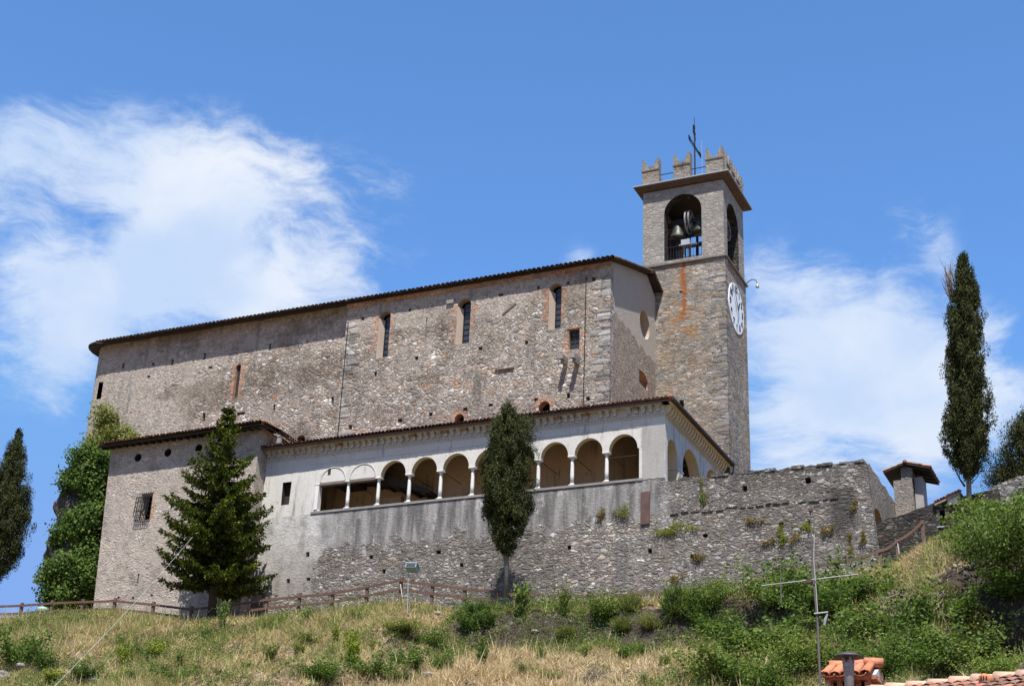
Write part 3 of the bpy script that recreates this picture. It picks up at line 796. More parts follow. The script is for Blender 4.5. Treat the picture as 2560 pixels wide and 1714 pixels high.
mb = MB(); mb.box((TX0 + .85, TY0 + .85, ZS - .3), (TX1 - .85, TY1 - .85, ZS + .1)); mb.build("belfry_floor", WOODD, tw)
mb = MB()
def band(mb, o, z0, z1, mi=0):
    mb.box((TX0 - o, TY0 - o, z0), (TX1 + o, TY0 + .1, z1), mi); mb.box((TX0 - o, TY1 - .1, z0), (TX1 + o, TY1 + o, z1), mi)
    mb.box((TX1 - .1, TY0 + .1, z0), (TX1 + o, TY1 - .1, z1), mi); mb.box((TX0 - o, TY0 + .1, z0), (TX0 + .1, TY1 - .1, z1), mi)
band(mb, .14, ZS - .07, ZS + .04); mb.build("string_course", WOODG, tw)
mb = MB(); band(mb, .1, ZC + .08, ZC + .16); band(mb, .24, ZC + .16, ZC + .23); band(mb, .44, ZC + .23, ZC + .3); mb.box((TX0 + .82, TY0 + .82, ZC - .25), (TX1 - .82, TY1 - .82, ZC - .1), 1); co = mb.build("cornice", [SOFFIT, WOODD], tw)
mb = MB(); mb.box((TX0 - .5, TY0 - .5, ZC + .3), (TX1 + .5, TY1 + .5, ZC + .37)); mb.build("lead_edge", METALCAP, co)
ZM = ZC + .38
mb = MB(); R = random.Random(14); z = 30.
while z < ZS - .3:
    hh = R.uniform(.22, .42); L1 = R.choice((.5, .75, 1.0)); L2 = 1.35 - L1
    if R.random() < .85: mb.box((TX1 - L1, TY0 - R.uniform(.008, .025), z), (TX1 + R.uniform(.008, .02), TY0 + L2, z + hh - .035))
    z += hh
mb.build("corner_quoins", QUOINS, tw)
# merlons
def merlon(c, L, axis, th=.5):
    o = []
    h1 = 1.25; h2 = 2.22
    prof = [(-L / 2, 0), (L / 2, 0), (L / 2, h1), (L / 2 - .02, h2 - .06), (L / 2 - .12, h2), (.04, h1 + .06), (-.04, h1 + .06), (-L / 2 + .12, h2), (-L / 2 + .02, h2 - .06), (-L / 2, h1)]
    mb = MB()
    pr = [(p[0] + random.uniform(-.02, .02), p[1] + random.uniform(-.03, .03) * (p[1] > 0)) for p in prof]
    if axis == 1: slab(mb, [(c[0] + u, ZM + v) for u, v in pr], [], 1, c[1], th)
    else: slab(mb, [(c[1] + u, ZM + v) for u, v in pr], [], 0, c[0], th)
    if axis == 1: mb.box((c[0] - L / 2 - .05, c[1] - .05, ZM + h1), (c[0] + L / 2 + .05, c[1] - .002, ZM + h1 + .08), 1)
    else: mb.box((c[0] + th + .002, c[1] - L / 2 - .05, ZM + h1), (c[0] + th + .05, c[1] + L / 2 + .05, ZM + h1 + .08), 1)
    mb.build("merlon", [SHRINE, SOFFIT], tw)
for x in (-29.34, -27.1, -24.83): merlon((x, TY0), 1.2, 1); merlon((x, TY1 - .5), 1.2, 1)
for y in (12.45 + .0, 13.6, 14.75): merlon((TX1 - .5, y), .75, 0); merlon((TX0, y), .75, 0)
mb = MB()
for z in (.22, .95):
    mb.tube([(TX0 + .5, TY0 + .25, ZM + z), (TX1 - .5, TY0 + .25, ZM + z)], .03, 6)
mb.build("tie_rod", IRON, tw)
mb = MB(); mb.box((-27.5, 13, ZM - .02), (-26.1, 14.4, ZM + .75)); mb.box((-27.3, 13.2, ZM + .74), (-26.3, 14.2, ZM + 1.0)); mb.build("cross_plinth", SHRINE, tw)
mb = MB(); CXX, CYY = -26.9, 13.5
mb.tube([(CXX, CYY, ZM + .6), (CXX, CYY, 57.6)], .055, 8); mb.tube([(CXX, CYY, 57.5), (CXX, CYY, 58.3)], .022, 6)
for s in (1,):
    mb.tube([(CXX, 12.2, 55.95), (CXX, 14.85, 55.95)], .05, 6); mb.tube([(CXX, 12.35, 55.72), (CXX, 14.5, 55.8)], .025, 6)
for yy in (12.35, 14.75):
    for k in (-1, 1): mb.beam((CXX, yy - .16, 55.95 - .16 * k), (CXX, yy + .16, 55.95 + .16 * k), .06, .1)
mb.beam((CXX, 13.45, 57.55), (CXX, 13.2, 57.45), .06, .1); mb.tube([(CXX, 13.5, 57.4), (CXX, 13.22, 57.35), (CXX, 13.22, 56.95), (CXX, 13.5, 56.85), (CXX, 13.66, 56.7), (CXX, 13.62, 56.45), (CXX, 13.5, 56.4)], .045, 6)
mb.beam((CXX, 13.2, 57.1), (CXX, 13.7, 57.0), .06, .14)
mb.build("iron_cross", IRON, tw)
mb = MB(); mb.tube([(-26.35, 13.4, ZM + 1.2), (-26.35, 13.4, 56.2)], .012, 6); mb.build("aerial_rod", STEEL, tw)
# clock on the right-hand face
CY, CZ, CR = 13.45, 43.02, 1.72
def disc(mb, r, x0, x1, n=40, mi=0):
    vs = [(x, CY + r * math.cos(2 * math.pi * i / n), CZ + r * math.sin(2 * math.pi * i / n)) for x in (x0, x1) for i in range(n)]
    mb.add(vs, [tuple(range(n)), tuple(range(2 * n - 1, n - 1, -1))] + [(i, (i + 1) % n, (i + 1) % n + n, i + n) for i in range(n)], mi)
mb = MB(); disc(mb, CR, TX1 - .05, TX1 + .05); clock = mb.build("clock_face", CLOCKW, tw)
XF = TX1 + .052
for h in range(1, 13):
    cu = bpy.data.curves.new("numeral", 'FONT'); cu.body = str(h); cu.size = .6; cu.align_x = 'CENTER'; cu.align_y = 'CENTER'; cu.extrude = .006; cu.offset = .04
    ob = bpy.data.objects.new("numeral", cu); COL.objects.link(ob)
    bpy.context.view_layer.update()
    me = bpy.data.meshes.new_from_object(ob.evaluated_get(bpy.context.evaluated_depsgraph_get())); bpy.data.objects.remove(ob)
    a = math.pi / 2 - h * math.pi / 6
    cen = Vector((XF + .004, CY + 1.36 * math.cos(a), CZ + 1.36 * math.sin(a)))
    Rr = Matrix(((0, 0, 1), (1, 0, 0), (0, 1, 0)))
    me.transform(Matrix.Translation(cen) @ Rr.to_4x4()); me.materials.clear(); me.materials.append(CLOCKB); me.name = "numeral"
    put(bpy.data.objects.new("numeral", me), clock)
def hand(ang, L, tail, w, x):
    a = math.pi / 2 - rad(ang); d = Vector((0, math.cos(a), math.sin(a))); q = Vector((0, -math.sin(a), math.cos(a))); c0 = Vector((x, CY, CZ))
    mb = MB(); pts = [c0 - d * tail - q * w, c0 - d * tail + q * w, c0 + d * L * .75 + q * w * 1.1, c0 + d * L, c0 + d * L * .75 - q * w * 1.1]
    vs = pts + [p + Vector((.02, 0, 0)) for p in pts]; k = 5
    mb.add(vs, [(0, 1, 2, 3, 4), (9, 8, 7, 6, 5)] + [(i, (i + 1) % k, (i + 1) % k + k, i + k) for i in range(k)])
    mb.build("clock_hand", CLOCKB, clock)
hand(330, 1.25, .45, .045, XF + .09); hand(29, .55, .25, .09, XF + .14)
# small hooked lamp on the back edge
lp = thing("wall_lamp", (-24.3, 16.0, 45.6), "small hooked lamp sticking out of the bell tower beside the string course", "lamp")
mb = MB(); p0 = np.array((-24.3, 15.9, 45.7))
arc = [p0 + np.array((.0, .0, 0)), p0 + (.25, .0, .35), p0 + (.55, .0, .5), p0 + (.82, 0, .4), p0 + (.92, 0, .1)]
mb.tube(arc, .03, 6); mb.build("lamp_arm", IRON, lp)
mb = MB(); mb.lathe([(.03, .12), (.1, .05), (.13, -.12), (.1, -.2), (.02, -.22)], tuple(arc[-1] + (0, 0, -.08)), 12); mb.build("lamp_head", STEEL, lp)
# railing in the front arch
mb = MB()
for i in range(14):
    x = -28.33 + i * .192; mb.tube([(x, TY0 + .12, 46.1), (x, TY0 + .12, 47.15)], .016, 5)
mb.beam((-28.38, TY0 + .12, 47.15), (-25.78, TY0 + .12, 47.15), .04, .04); mb.beam((-28.38, TY0 + .12, 46.25), (-25.78, TY0 + .12, 46.25), .03, .03)
mb.build("railing", IRON, tw)
mb = MB()
for z, y in ((49.5, 12.7), (49.5, 14.4), (47.9, 12.9), (47.7, 14.6)): mb.beam((TX0 + .8, y, z), (TX1 - .8, y, z), .2, .25)
for x in (-28.7, -27.08, -25.5): mb.beam((x, 12.7, 46), (x, 12.7, 49.6), .14, .14); mb.beam((x, 14.4, 46), (x, 14.4, 49.6), .14, .14)
mb.build("bell_frame", IRON, tw)


def bell(c, r, lab, wheel, ydir=False):
    b = thing("bronze_bell", c, lab, "bell", "bells hanging in the belfry")
    pr = [(1.0, 0), (.96, .06), (.80, .3), (.66, .7), (.58, 1.15), (.52, 1.45), (.40, 1.55), (.12, 1.58)]
    mb = MB().lathe([(q * r, z * r - 1.6 * r) for q, z in pr], c, 24); mb.build("bell_body", BRONZE, b, smooth=True)
    mb = MB(); mb.beam((c[0] - r * 1.1, c[1], c[2] + .12), (c[0] + r * 1.1, c[1], c[2] + .12), .2, .26); mb.beam((c[0] - r * .5, c[1], c[2] + .3), (c[0] + r * .5, c[1], c[2] + .3), .16, .3); mb.build("headstock", IRON, b)
    mb = MB(); n = 28; wr = r * 1.25; wx = c[0] + wheel
    mb.tube([(wx, c[1] + wr * math.cos(2 * math.pi * i / n), c[2] + .1 + wr * math.sin(2 * math.pi * i / n)) for i in range(n + 1)], .055, 6)
    for i in range(3):
        a = math.pi * i / 3 + .3; mb.beam((wx, c[1] - wr * math.cos(a), c[2] + .1 - wr * math.sin(a)), (wx, c[1] + wr * math.cos(a), c[2] + .1 + wr * math.sin(a)), .04, .06, 0, (1, 0, 0))
    mb.build("bell_wheel", SHEET, b)


bell((-27.78, 12.35, 49.25), .62, "bronze bell with its wheel hanging at the left of the front belfry arch", .72)
bell((-26.22, 12.35, 49.35), .56, "bronze bell with its wheel hanging at the right of the front belfry arch", -.62)
bell((-25.6, 13.9, 49.1), .6, "bronze bell with a spoked wheel showing in the side belfry arch", .78)
sp = thing("floodlight", (-26.95, 11.45, 46.9), "grey boxy floodlight above the railing of the belfry arch", "floodlight", )
mb = MB(); mb.box((-27.25, 11.35, 47.15), (-26.65, 11.75, 47.6)); mb.build("lamp_housing", STEEL, sp)
mb = MB(); mb.beam((-27.1, 11.6, 46), (-27.1, 11.6, 47.2), .08, .08); mb.beam((-27.45, 11.55, 47.3), (-26.2, 11.55, 47.25), .08, .1); mb.build("lamp_post", STEEL, sp)

# ------------------------------------------------------------------ porch (loggia) along the front and the end
po = thing("porch", (-38, 0, 20), "white plastered porch of arches on slim columns along the church front", "porch")
ZSIL = 27.26; ZSP = 29.02; PX0, PX1 = -50.3, -24.53; PTOP = 31.35
xs = [-46.44 + i * 2.052 for i in range(11)]
oh = []
for i in range(10):
    a, b = xs[i] + .17, xs[i + 1] - .17
    if i < 2: oh.append(rect(xs[i] + .15, ZSIL, xs[i + 1] - .15, ZSP))        # infilled bays: open only below the lintel
    else: oh.append(arch(a, b, ZSP, ZSP + .04, 16, .885))
full = []
# one wall with the openings: piers between the arches sit on the columns
outl = [(PX0, ZSIL - .14), (xs[0] - .13, ZSIL - .14), (xs[0] - .13, ZSP)]
for i in range(10):
    a, b = xs[i] + .19, xs[i + 1] - .19
    if i == 0: outl += [(xs[i] - .13, ZSP)]
    if i < 2:
        outl += [(a, ZSP), (b, ZSP)]
    else:
        c0 = (a + b) / 2; r = (b - a) / 2
        outl += [(c0 - r * math.cos(math.pi * q / 16), ZSP + .9 * math.sin(math.pi * q / 16)) for q in range(17)]
    outl += [(xs[i + 1] - .19, ZSP)] if i < 2 else []
outl += [(xs[10] - .1, ZSP), (xs[10] - .1, ZSIL - .14), (PX1, ZSIL - .14), (PX1, PTOP), (PX0, PTOP)]
cl = [outl[0]]
for q in outl[1:]:
    if math.dist(q, cl[-1]) > 1e-4: cl.append(q)
lwin = rect(*at(0, (693, 1266)), *at(0, (714.5, 1218)))
lwin = [(-48.92, 27.88), (-48.36, 27.88), (-48.32, 29.32), (-48.95, 29.32)]
mb = slab(MB(), cl, [lwin], 1, 0, .38, 0, 1, 2); mb.build("front_arcade", [LIME, OCHRE, WOODD], po)
# projecting panel line round the arches, tympana, lintels
mb = MB(); mb.box((xs[0] - .2, -.022, 30.22), (xs[10] + .1, .0, 30.26)); mb.box((xs[0] - .2, -.022, ZSP), (xs[0] - .15, 0, 30.22)); mb.box((xs[10] + .02, -.03, 29.1), (xs[10] + .06, 0, 30.22)); mb.build("panel_moulding", CORN, po)
for i in range(2):
    a, b = xs[i] + .15, xs[i + 1] - .15; c0 = (a + b) / 2; r = (b - a) / 2
    ring = MB(); n = 16
    for q in range(n):
        t0 = math.pi * q / n; t1 = math.pi * (q + 1) / n
        P = [(c0 + k * math.cos(t), yy, ZSP + .06 + k * .98 * math.sin(t)) for yy in (-.035, .0) for k, t in ((r - .03, t0), (r + .02, t0), (r + .02, t1), (r - .03, t1))]
        ring.add(P, [(0, 1, 2, 3), (4, 5, 1, 0), (5, 6, 2, 1), (6, 7, 3, 2), (7, 4, 0, 3)])
    ring.build("arch_moulding", CORN, po)
    mb = MB(); mb.box((a, -.03, ZSP - .16), (b, .3, ZSP)); mb.build("timber_lintel", WOODG, po)
mb = MB(); q = at(0, (823.5, 1178.5)); mb.box((q[0] - .1, -.012, q[1] - .2), (q[0] + .1, .01, q[1] + .2)); mb.build("vent_shade_patch", DARK, po)  # shallow dark plate; the shade of a hole is painted, not cut
# columns
for i in range(10):
    x = xs[i]; c0 = bpy.data.objects.new("column", None); c0.matrix_basis = Matrix.Translation((x, .19, ZSIL)); put(c0, po)
    if i == 0:
        mb = MB(); mb.box((x - .13, -.02, ZSIL + .12), (x + .1, .36, ZSP - .14)); mb.build("shaft", MARBLE, c0)
    else:
        mb = MB(); mb.lathe([(.105, .13), (.112, .6), (.10, 1.3), (.09, 1.6)], (x, .19, ZSIL), 16); mb.build("shaft", MARBLE, c0, smooth=True)
    mb = MB(); mb.box((x - .16, .03, ZSIL), (x + .16, .35, ZSIL + .07)); mb.lathe([(.15, .07), (.155, .1), (.115, .15)], (x, .19, ZSIL), 16); mb.build("base", MARBLE, c0)
    mb = MB(); mb.lathe([(.09, 1.58), (.12, 1.62), (.15, 1.68)], (x, .19, ZSIL), 16); mb.box((x - .2, -.02, ZSP - .09), (x + .2, .4, ZSP - .001)); mb.build("capital", MARBLE, c0)
mb = MB(); mb.box((xs[0] - .3, -.06, ZSIL - .13), (xs[10] + .12, .42, ZSIL)); mb.build("sill", SILL, po)
# corner pier face, rough grey render
mb = slab(MB(), rough(rect(xs[10] + .08, ZSIL - .1, PX1 - .02, 30.2), .2, .04), [], 1, -.03, .03); mb.build("corner_pier", LIMEGREY, po)
# side arcade
sh = [arch(.38, 2.1, 26.2, 28.85, 14), arch(3.0, 6.25, 26.2, 28.62, 18), arch(7.35, 10.0, 26.2, 29.05, 16)]
mb = slab(MB(), rect(.004, 26.0, 11.19, PTOP - .004), sh, 0, PX1 + .001, -.62, 0, 0, 1)
mb.build("side_arcade", [LIME, OCHRE], po)
mb = MB(); mb.box((PX1 - .64, 2.05, 28.3), (PX1 + .05, 3.05, 28.42)); mb.box((PX1 - .6, 2.2, 26), (PX1 + .03, 2.95, 28.3)); mb.build("side_pilaster", LIME, po)
# cornice: sawtooth band, corbels, eave board
mb = MB()
mb.box((PX0 - .1, -.05, 30.72), (PX1 + .05, -.002, 30.76)); mb.box((PX0 - .1, -.09, 30.88), (PX1 + .09, -.002, 30.93))
x = PX0
while x < PX1:
    mb.add([(x, -.003, 30.76), (x + .09, -.075, 30.76), (x + .18, -.003, 30.76), (x, -.003, 30.88), (x + .09, -.075, 30.88), (x + .18, -.003, 30.88)], [(0, 1, 4, 3), (1, 2, 5, 4), (0, 2, 1), (3, 4, 5)]); x += .19
x = PX0 + .1; R = random.Random(8)
while x < PX1 - .1:
    if R.random() > .06:
        mb.box((x, -.13, 30.99), (x + .19, -.002, 31.2)); mb.box((x - .02, -.28, 31.2), (x + .21, -.002, 31.36), 1 if R.random() < .12 else 0)
    x += .42
mb.box((PX0 - .1, -.3, 31.36), (PX1 + .3, .1, 31.44))
mb.build("front_cornice", [CORN, BRICK], po)
mb = MB()
mb.box((PX1 + .002, 0, 30.66), (PX1 + .07, 11.2, 30.72)); mb.box((PX1 + .002, 0, 30.80), (PX1 + .1, 11.2, 30.86))
y = .05
while y < 10.9:
    n = 7; pr = [(0, .0), (.1, .02), (.2, .1), (.27, .22), (.32, .38), (.32, .5), (0, .5)]
    vs = [(PX1 + .002 + u, y + d, 30.88 + v) for d in (0, .17) for u, v in pr]
    mb.add(vs, [tuple(range(n)), tuple(range(2 * n - 1, n - 1, -1))] + [(i, (i + 1) % n, (i + 1) % n + n, i + n) for i in range(n)]); y += .435
mb.box((PX1 - .1, -.3, 31.36), (PX1 + .45, 11.2, 31.45))
mb.build("side_cornice", CORNY, po)
# roof of the porch: lean-to along the front, another along the end
SX = -23.98
mb = MB()
for vs in ([(PX0 - .1, -.70, 31.43), (SX, -.52, 31.46), (XE, 3.0, 32.35), (PX0 - .1, 3.0, 32.35)], [(SX, -.52, 31.46), (SX, 11.2, 31.46), (XE, 11.2, 32.35), (XE, 3.0, 32.35)]):
    mb.add(vs + [(x, y, z - .1) for x, y, z in vs], [(0, 1, 2, 3), (7, 6, 5, 4), (0, 4, 5, 1), (1, 5, 6, 2), (2, 6, 7, 3), (3, 7, 4, 0)])
pr_ = mb.build("roof", SOFFIT, po)
mb = MB(); tiles(mb, (PX0 - .1, -.74, 31.44), (SX, -.56, 31.47), (PX0 - .1, 3.0, 32.36), (XE, 3.0, 32.36), .235, .42, 21); tiles(mb, (SX, -.5, 31.47), (SX, 11.2, 31.47), (XE, 3.0, 32.36), (XE, 11.2, 32.36), .24, .45, 22)
mb.build("roof_tiles", TILERED, pr_, smooth=True)
mb = MB(); a = Vector((SX + .05, -.6, 31.56)); b = Vector((XE, 3.0, 32.5)); n = 14
for i in range(n): mb.tube([a.lerp(b, i / n), a.lerp(b, (i + 1.1) / n)], [.13, .1], 8)
mb.build("hip_tiles", TILERED, pr_, smooth=True)
mb = MB(); mb.tube([(SX + .07, -.55, 31.47), (SX + .07, 11.15, 31.47)], .09, 8); mb.tube([(SX + .07, 11.0, 31.45), (SX + .05, 11.0, 31.0), (PX1 + .25, 11.02, 30.3), (PX1 + .1, 11.02, 29.9), (PX1 + .1, 11.02, 27)], .05, 7); mb.build("gutter", GUTTER, pr_)
# inside of the porch
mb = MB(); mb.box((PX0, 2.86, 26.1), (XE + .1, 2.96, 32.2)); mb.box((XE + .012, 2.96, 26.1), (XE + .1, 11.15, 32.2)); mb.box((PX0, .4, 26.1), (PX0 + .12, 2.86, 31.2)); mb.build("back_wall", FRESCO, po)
mb = MB(); mb.box((PX0, .36, 26.0), (XE, 2.9, 26.1)); mb.box((XE, .36, 26.0), (PX1 - .6, 11.15, 26.1)); mb.build("floor", SILL, po)
mb = MB()
for i in range(11): mb.beam((xs[i], .3, 31.2), (xs[i], 2.9, 31.95), .14, .2)
for i in range(1, 11): mb.tube([(xs[i], .2, ZSP + .02), (xs[i], 2.9, ZSP + .02)], .02, 5)
mb.tube([(xs[9], .19, ZSP - .35), (xs[10], .19, ZSP - .35)], .02, 5)
mb.build("roof_beams", WOODD, po)
# sloping timber stair and partition inside the first bays
mb = MB(); mb.add([(-44.7, .9, 30.6), (-44.7, 2.85, 30.6), (-39.6, 2.85, 28.4), (-39.6, 1.5, 28.4), (-44.7, .9, 29.6), (-44.7, 2.85, 29.6), (-39.6, 2.85, 28.2), (-39.6, 1.5, 28.2)], [(0, 1, 2, 3), (7, 6, 5, 4), (0, 3, 7, 4), (1, 5, 6, 2), (0, 4, 5, 1), (3, 2, 6, 7)])
mb.box((-46.2, .9, 29.3), (-44.7, 2.85, 30.6))
for i in range(6): mb.beam((-44.5 + i * .9, 1.5, 29.6 - i * .27), (-44.5 + i * .9, 2.85, 29.6 - i * .27), .16, .2)
mb.build("timber_stair", WOODD, po)
mb = MB(); mb.box((-43.7, 2.5, 26.1), (-42.1, 2.86, 28.6)); mb.box((-41.5, 2.5, 26.1), (-40.3, 2.86, 28.3)); mb.build("inner_partition", FRESCO, po)
mb = MB(); mb.box((-48.95, .37, 27.88), (-48.32, .4, 29.32)); mb.build("shuttered_window", WOODD, po)

# ------------------------------------------------------------------ retaining wall below the porch
lw_ = thing("retaining_wall", (-32, 0, 20), "weathered grey rubble retaining wall below the porch and out to the right corner", "wall")
c2 = lambda x, y: (600 + x / 2.412, 950 + y / 2.412); c3 = lambda x, y: (1200 + x / 2.3757, 900 + y / 2.3757); c6 = lambda x, y: (1800 + x / 2.3618, 1050 + y / 2.3618)
LH = [c2(1197, 1035), c2(790, 1065), c2(1335, 1115), c2(868, 1150), c2(290, 1210), c2(412, 1198), c2(408, 1050), c3(530, 1112), c3(1338, 1040), c6(520, 355), c6(145, 400), c6(362, 620), c6(528, 605), c3(1575, 760), c3(1265, 1165), c3(1010, 1130)]
lh = [rough(hole(0, q, random.uniform(.2, .3), random.uniform(.22, .34)), .1, .025) for q in LH]
pr = on(1, 0, 2164, 1144); ZP = 26.98
def jag(x): return ZP + .05 * math.sin(x * 2.1) + .04 * math.sin(x * 5.3 + 1) + random.uniform(-.05, .05)
top = [(x, jag(x)) for x in np.arange(-13.95, PX1 + .02, -.3)]
o = [(-50.3, 18.5), (-13.45, 18.5), (-13.5, 22), (-13.8, 26.9)] + top + [(PX1 + .0, ZP), (PX1 - .001, ZSIL - .145), (-50.3, ZSIL - .145)]
mb = slab(MB(), o, lh, 1, 0.0, .6); mb.build("front_face", LOW, lw_)
mb = MB(); mb.box((-50, .61, 19), (-14.6, .7, 26.9)); mb.build("hole_dark_backing", DARK, lw_)  # dark sheet behind the wall holes, their shade put into its colour
o = [(.6, 18.5), (9, 18.5), (9, 27.0)] + [(y, 27.0 + .05 * math.sin(y * 3) + random.uniform(-.04, .04)) for y in np.arange(8.7, .6, -.35)] + [(.6, 26.95)]
mb = slab(MB(), o, [arch(.9, 3.6, 22.5, 24.0, 14, 1.05)], 0, -13.78, -.7, 0, 0, 1); mb.build("return_face", [SHRINE, FRESCO], lw_)
mb = MB(); R = random.Random(6); x = PX1 + .1
while x < -14.2:
    L = R.uniform(.25, .7)
    if R.random() < .6: mb.box((x, -.02 - R.uniform(0, .05), ZP - .06), (min(x + L, -13.9), .63, ZP + R.uniform(.03, .12)))
    x += L + .03
mb.build("coping", LOW, lw_)
mb = MB(); a = at(0, c3(968, 785)); b = at(0, c3(985, 975)); mb.box((a[0] - .1, -.09, b[1]), (a[0] + .40, -.003, a[1])); mb.build("rusty_panel", RUSTP, lw_, label=None)
mb = MB(); mb.box((-24.4, -.05, 25.55), (-13.9, -.003, 25.62)) if False else None
# projecting courses on the right part
R = random.Random(12); mb = MB(); x = PX1 + .3
while x < -14.4:
    L = R.uniform(.3, .8)
    if R.random() < .75: mb.box((x, -.04 - R.uniform(0, .04), 25.1 + R.uniform(-.06, .06)), (x + L * .8, -.002, 25.18 + R.uniform(-.03, .05)))
    x += L + .04
mb.build("projecting_course", LOW, lw_)

# ------------------------------------------------------------------ square annex at the left
an = thing("annex", (-56, -1, 20), "square stone annex with round vents under a tiled roof behind the spruce", "building")
AX0, AX1 = -61.72, -50.32
c1 = lambda x, y: (x / 1.7153, 800 + y / 1.7153)
ah = [circ(-59.44, 31.72, .27, 16), circ(-57.14, 31.8, .27, 16), circ(-54.8, 31.84, .27, 16), rect(-58.7, 27.5, -57.85, 29.25), rect(-58.14, 23.45, -58.02, 24.1)]
ah += [rough(hole(-1, c1(*q), .18, .14), .1, .02) for q in ((508, 1188), (570, 1190), (650, 1178), (448, 1206))]
o = [(-61.0, 18), (AX1, 18), (AX1, 32.75), (AX0, 32.55)]
mb = slab(MB(), o, ah, 1, -1, .6, 0, 0, [1, 1, 1] + [0] * (len(ah) - 3)); mb.build("front_wall", [ANNEX, DARK], an)  # round vent reveals coloured near-black to stand for the shade in them
mb = MB(); slab(mb, rect(-.4, 18, 3.0, 32.75), [circ(1.1, 31.75, .2, 12)], 0, AX1, -.6); mb.build("side_wall", ANNEX, an)
mb = MB(); mb.add([(-61.0, -.4, 18), (-61.0, 4, 18), (AX0, 4, 32.55), (AX0, -.4, 32.55), (-60.4, -.4, 18), (-60.4, 4, 18), (-61.1, 4, 32.55), (-61.1, -.4, 32.55)], [(0, 1, 2, 3), (7, 6, 5, 4), (3, 2, 6, 7), (0, 3, 7, 4), (1, 5, 6, 2)]); mb.build("left_wall", ANNEX, an)
mb = MB(); mb.box((-60.9, 1.6, 20), (-51, 1.7, 32.4)); mb.build("inner_dark_backing", DARK, an)  # dark sheet added inside so that the vents and window look unlit
wv_ = MB(); wv_.box((-58.75, -1.03, 27.42), (-57.8, -.9, 27.5)); wf = wv_.build("window", SILL, an)
g = MB()
for i in range(7): x = -58.85 + i * .17; g.tube([(x, -1.02, 29.3), (x, -1.3, 28.9), (x, -1.38, 27.8), (x, -1.02, 27.4)], .018, 5)
for z in (27.7, 28.0, 28.3, 28.6, 28.9): g.tube([(-58.87, -1.02, z), (-58.86, -1.36, z), (-57.82, -1.36, z), (-57.81, -1.02, z)], .016, 5)
for i in range(6): g.tube([(-58.85 + i * .17, -1.37, 27.7), (-58.7 + i * .17, -1.37, 28.9)], .014, 5)
g.build("window_grille", IRON, wf)
g = MB(); g.box((-57.84, -1.004, 27.5), (-57.62, -.99, 29.3)); g.build("window_jamb", BRICK, wf)
mb = MB()
for vs in ([(-62.2, -1.78, 32.56), (-49.7, -1.78, 32.66), (-51.9, 3.2, 34.1), (-62.2, 3.2, 34.0)], [(-49.7, -1.78, 32.66), (-49.7, 3.2, 32.7), (-51.9, 3.2, 34.1)]):
    k = len(vs); mb.add(vs + [(x, y, z - .12) for x, y, z in vs], [tuple(range(k)), tuple(range(2 * k - 1, k - 1, -1))] + [(i, (i + 1) % k, (i + 1) % k + k, i + k) for i in range(k)])
ar = mb.build("roof", WOODD, an)
mb = MB(); tiles(mb, (-62.2, -1.85, 32.57), (-49.7, -1.85, 32.67), (-62.2, 3.2, 34.02), (-51.9, 3.2, 34.12), .235, .45, 31); tiles(mb, (-49.7, -1.62, 32.67), (-49.7, 3.2, 32.72), (-51.9, 3.2, 34.1), (-51.9, 3.2, 34.12), .24, .45, 32)
mb.build("roof_tiles", TILERED, ar, smooth=True)
mb = MB(); a = Vector((-49.7, -1.7, 32.78)); b = Vector((-51.9, 3.2, 34.2))
for i in range(12): mb.tube([a.lerp(b, i / 12), a.lerp(b, (i + 1.1) / 12)], [.12, .1], 8)
mb.build("hip_tiles", TILERED, ar, smooth=True)
mb = MB()
for i in range(24): x = -62 + i * .53; mb.beam((x, -1.55, 32.44), (x, -.9, 32.6), .1, .12)
mb.build("rafters", WOODD, ar)
cab = thing("floodlight", (-50.1, .2, 32.0), "pale floodlight perched on the porch roof against the annex", "floodlight")
mb = MB(); mb.box((-50.05, .1, 31.9), (-49.85, .35, 32.35)); mb.box((-49.75, .0, 31.95), (-49.5, .2, 32.3)); mb.build("lamp_housing", STEEL, cab)

# ------------------------------------------------------------------ walls, turret and gateway at the right
tu = thing("roofed_turret", (-13.2, 7.6, 22), "small stone turret under an overhanging gabled tile roof", "turret")
TB = 7.2
TXa, TXb = on(1, TB, 2235, 1230)[0], on(1, TB, 2282, 1230)[0]
zt = on(1, TB, 2250, 1199)[2]; zr = on(1, TB, 2262, 1157)[2]
mb = MB(); slab(mb, rough([(TXa, 22), (TXb + .05, 22), (TXb, zt), (TXa, zt)], .3, .03), [], 1, TB, 1.6); mb.build("lower_stage", SHRINE, tu)
xa, xb = on(1, TB, 2252, 1180)[0], on(1, TB, 2280, 1180)[0]
mb = MB(); slab(mb, rough([(xa, zt), (xb, zt), (xb, zr - .12), (xa, zr - .12)], .3, .02), [], 1, TB + .003, .5); mb.box((xb - .25, TB + .5, zt), (xb, TB + 1.55, zr - .5)); mb.build("pillar", SHRINE, tu)
mb = MB(); mb.box((TXb + .06, TB + .35, 22), (TXb + .5, TB + 1.6, zr - .75)); mb.build("side_buttress", LIMEGREY, tu)
rl = on(1, TB - .3, 2208, 1179); rp = on(1, TB - .3, 2262, 1156); rr = on(1, TB - .3, 2324, 1167)
L_ = 3.1
mb = MB()
for a, b in ((rl, rp), (rp, rr)):
    vs = [a, b, b + (0, L_, 0), a + (0, L_, 0)]
    mb.add(vs + [v - np.array((0, 0, .07)) for v in vs], [(0, 1, 2, 3), (7, 6, 5, 4), (0, 4, 5, 1), (1, 5, 6, 2), (2, 6, 7, 3), (3, 7, 4, 0)])
for k in range(5): mb.beam(tuple(rp + (.02, .3 + k * .6, -.1)), tuple(rr + (-.05, .3 + k * .6, -.1)), .08, .1)
tr = mb.build("roof", WOODD, tu)
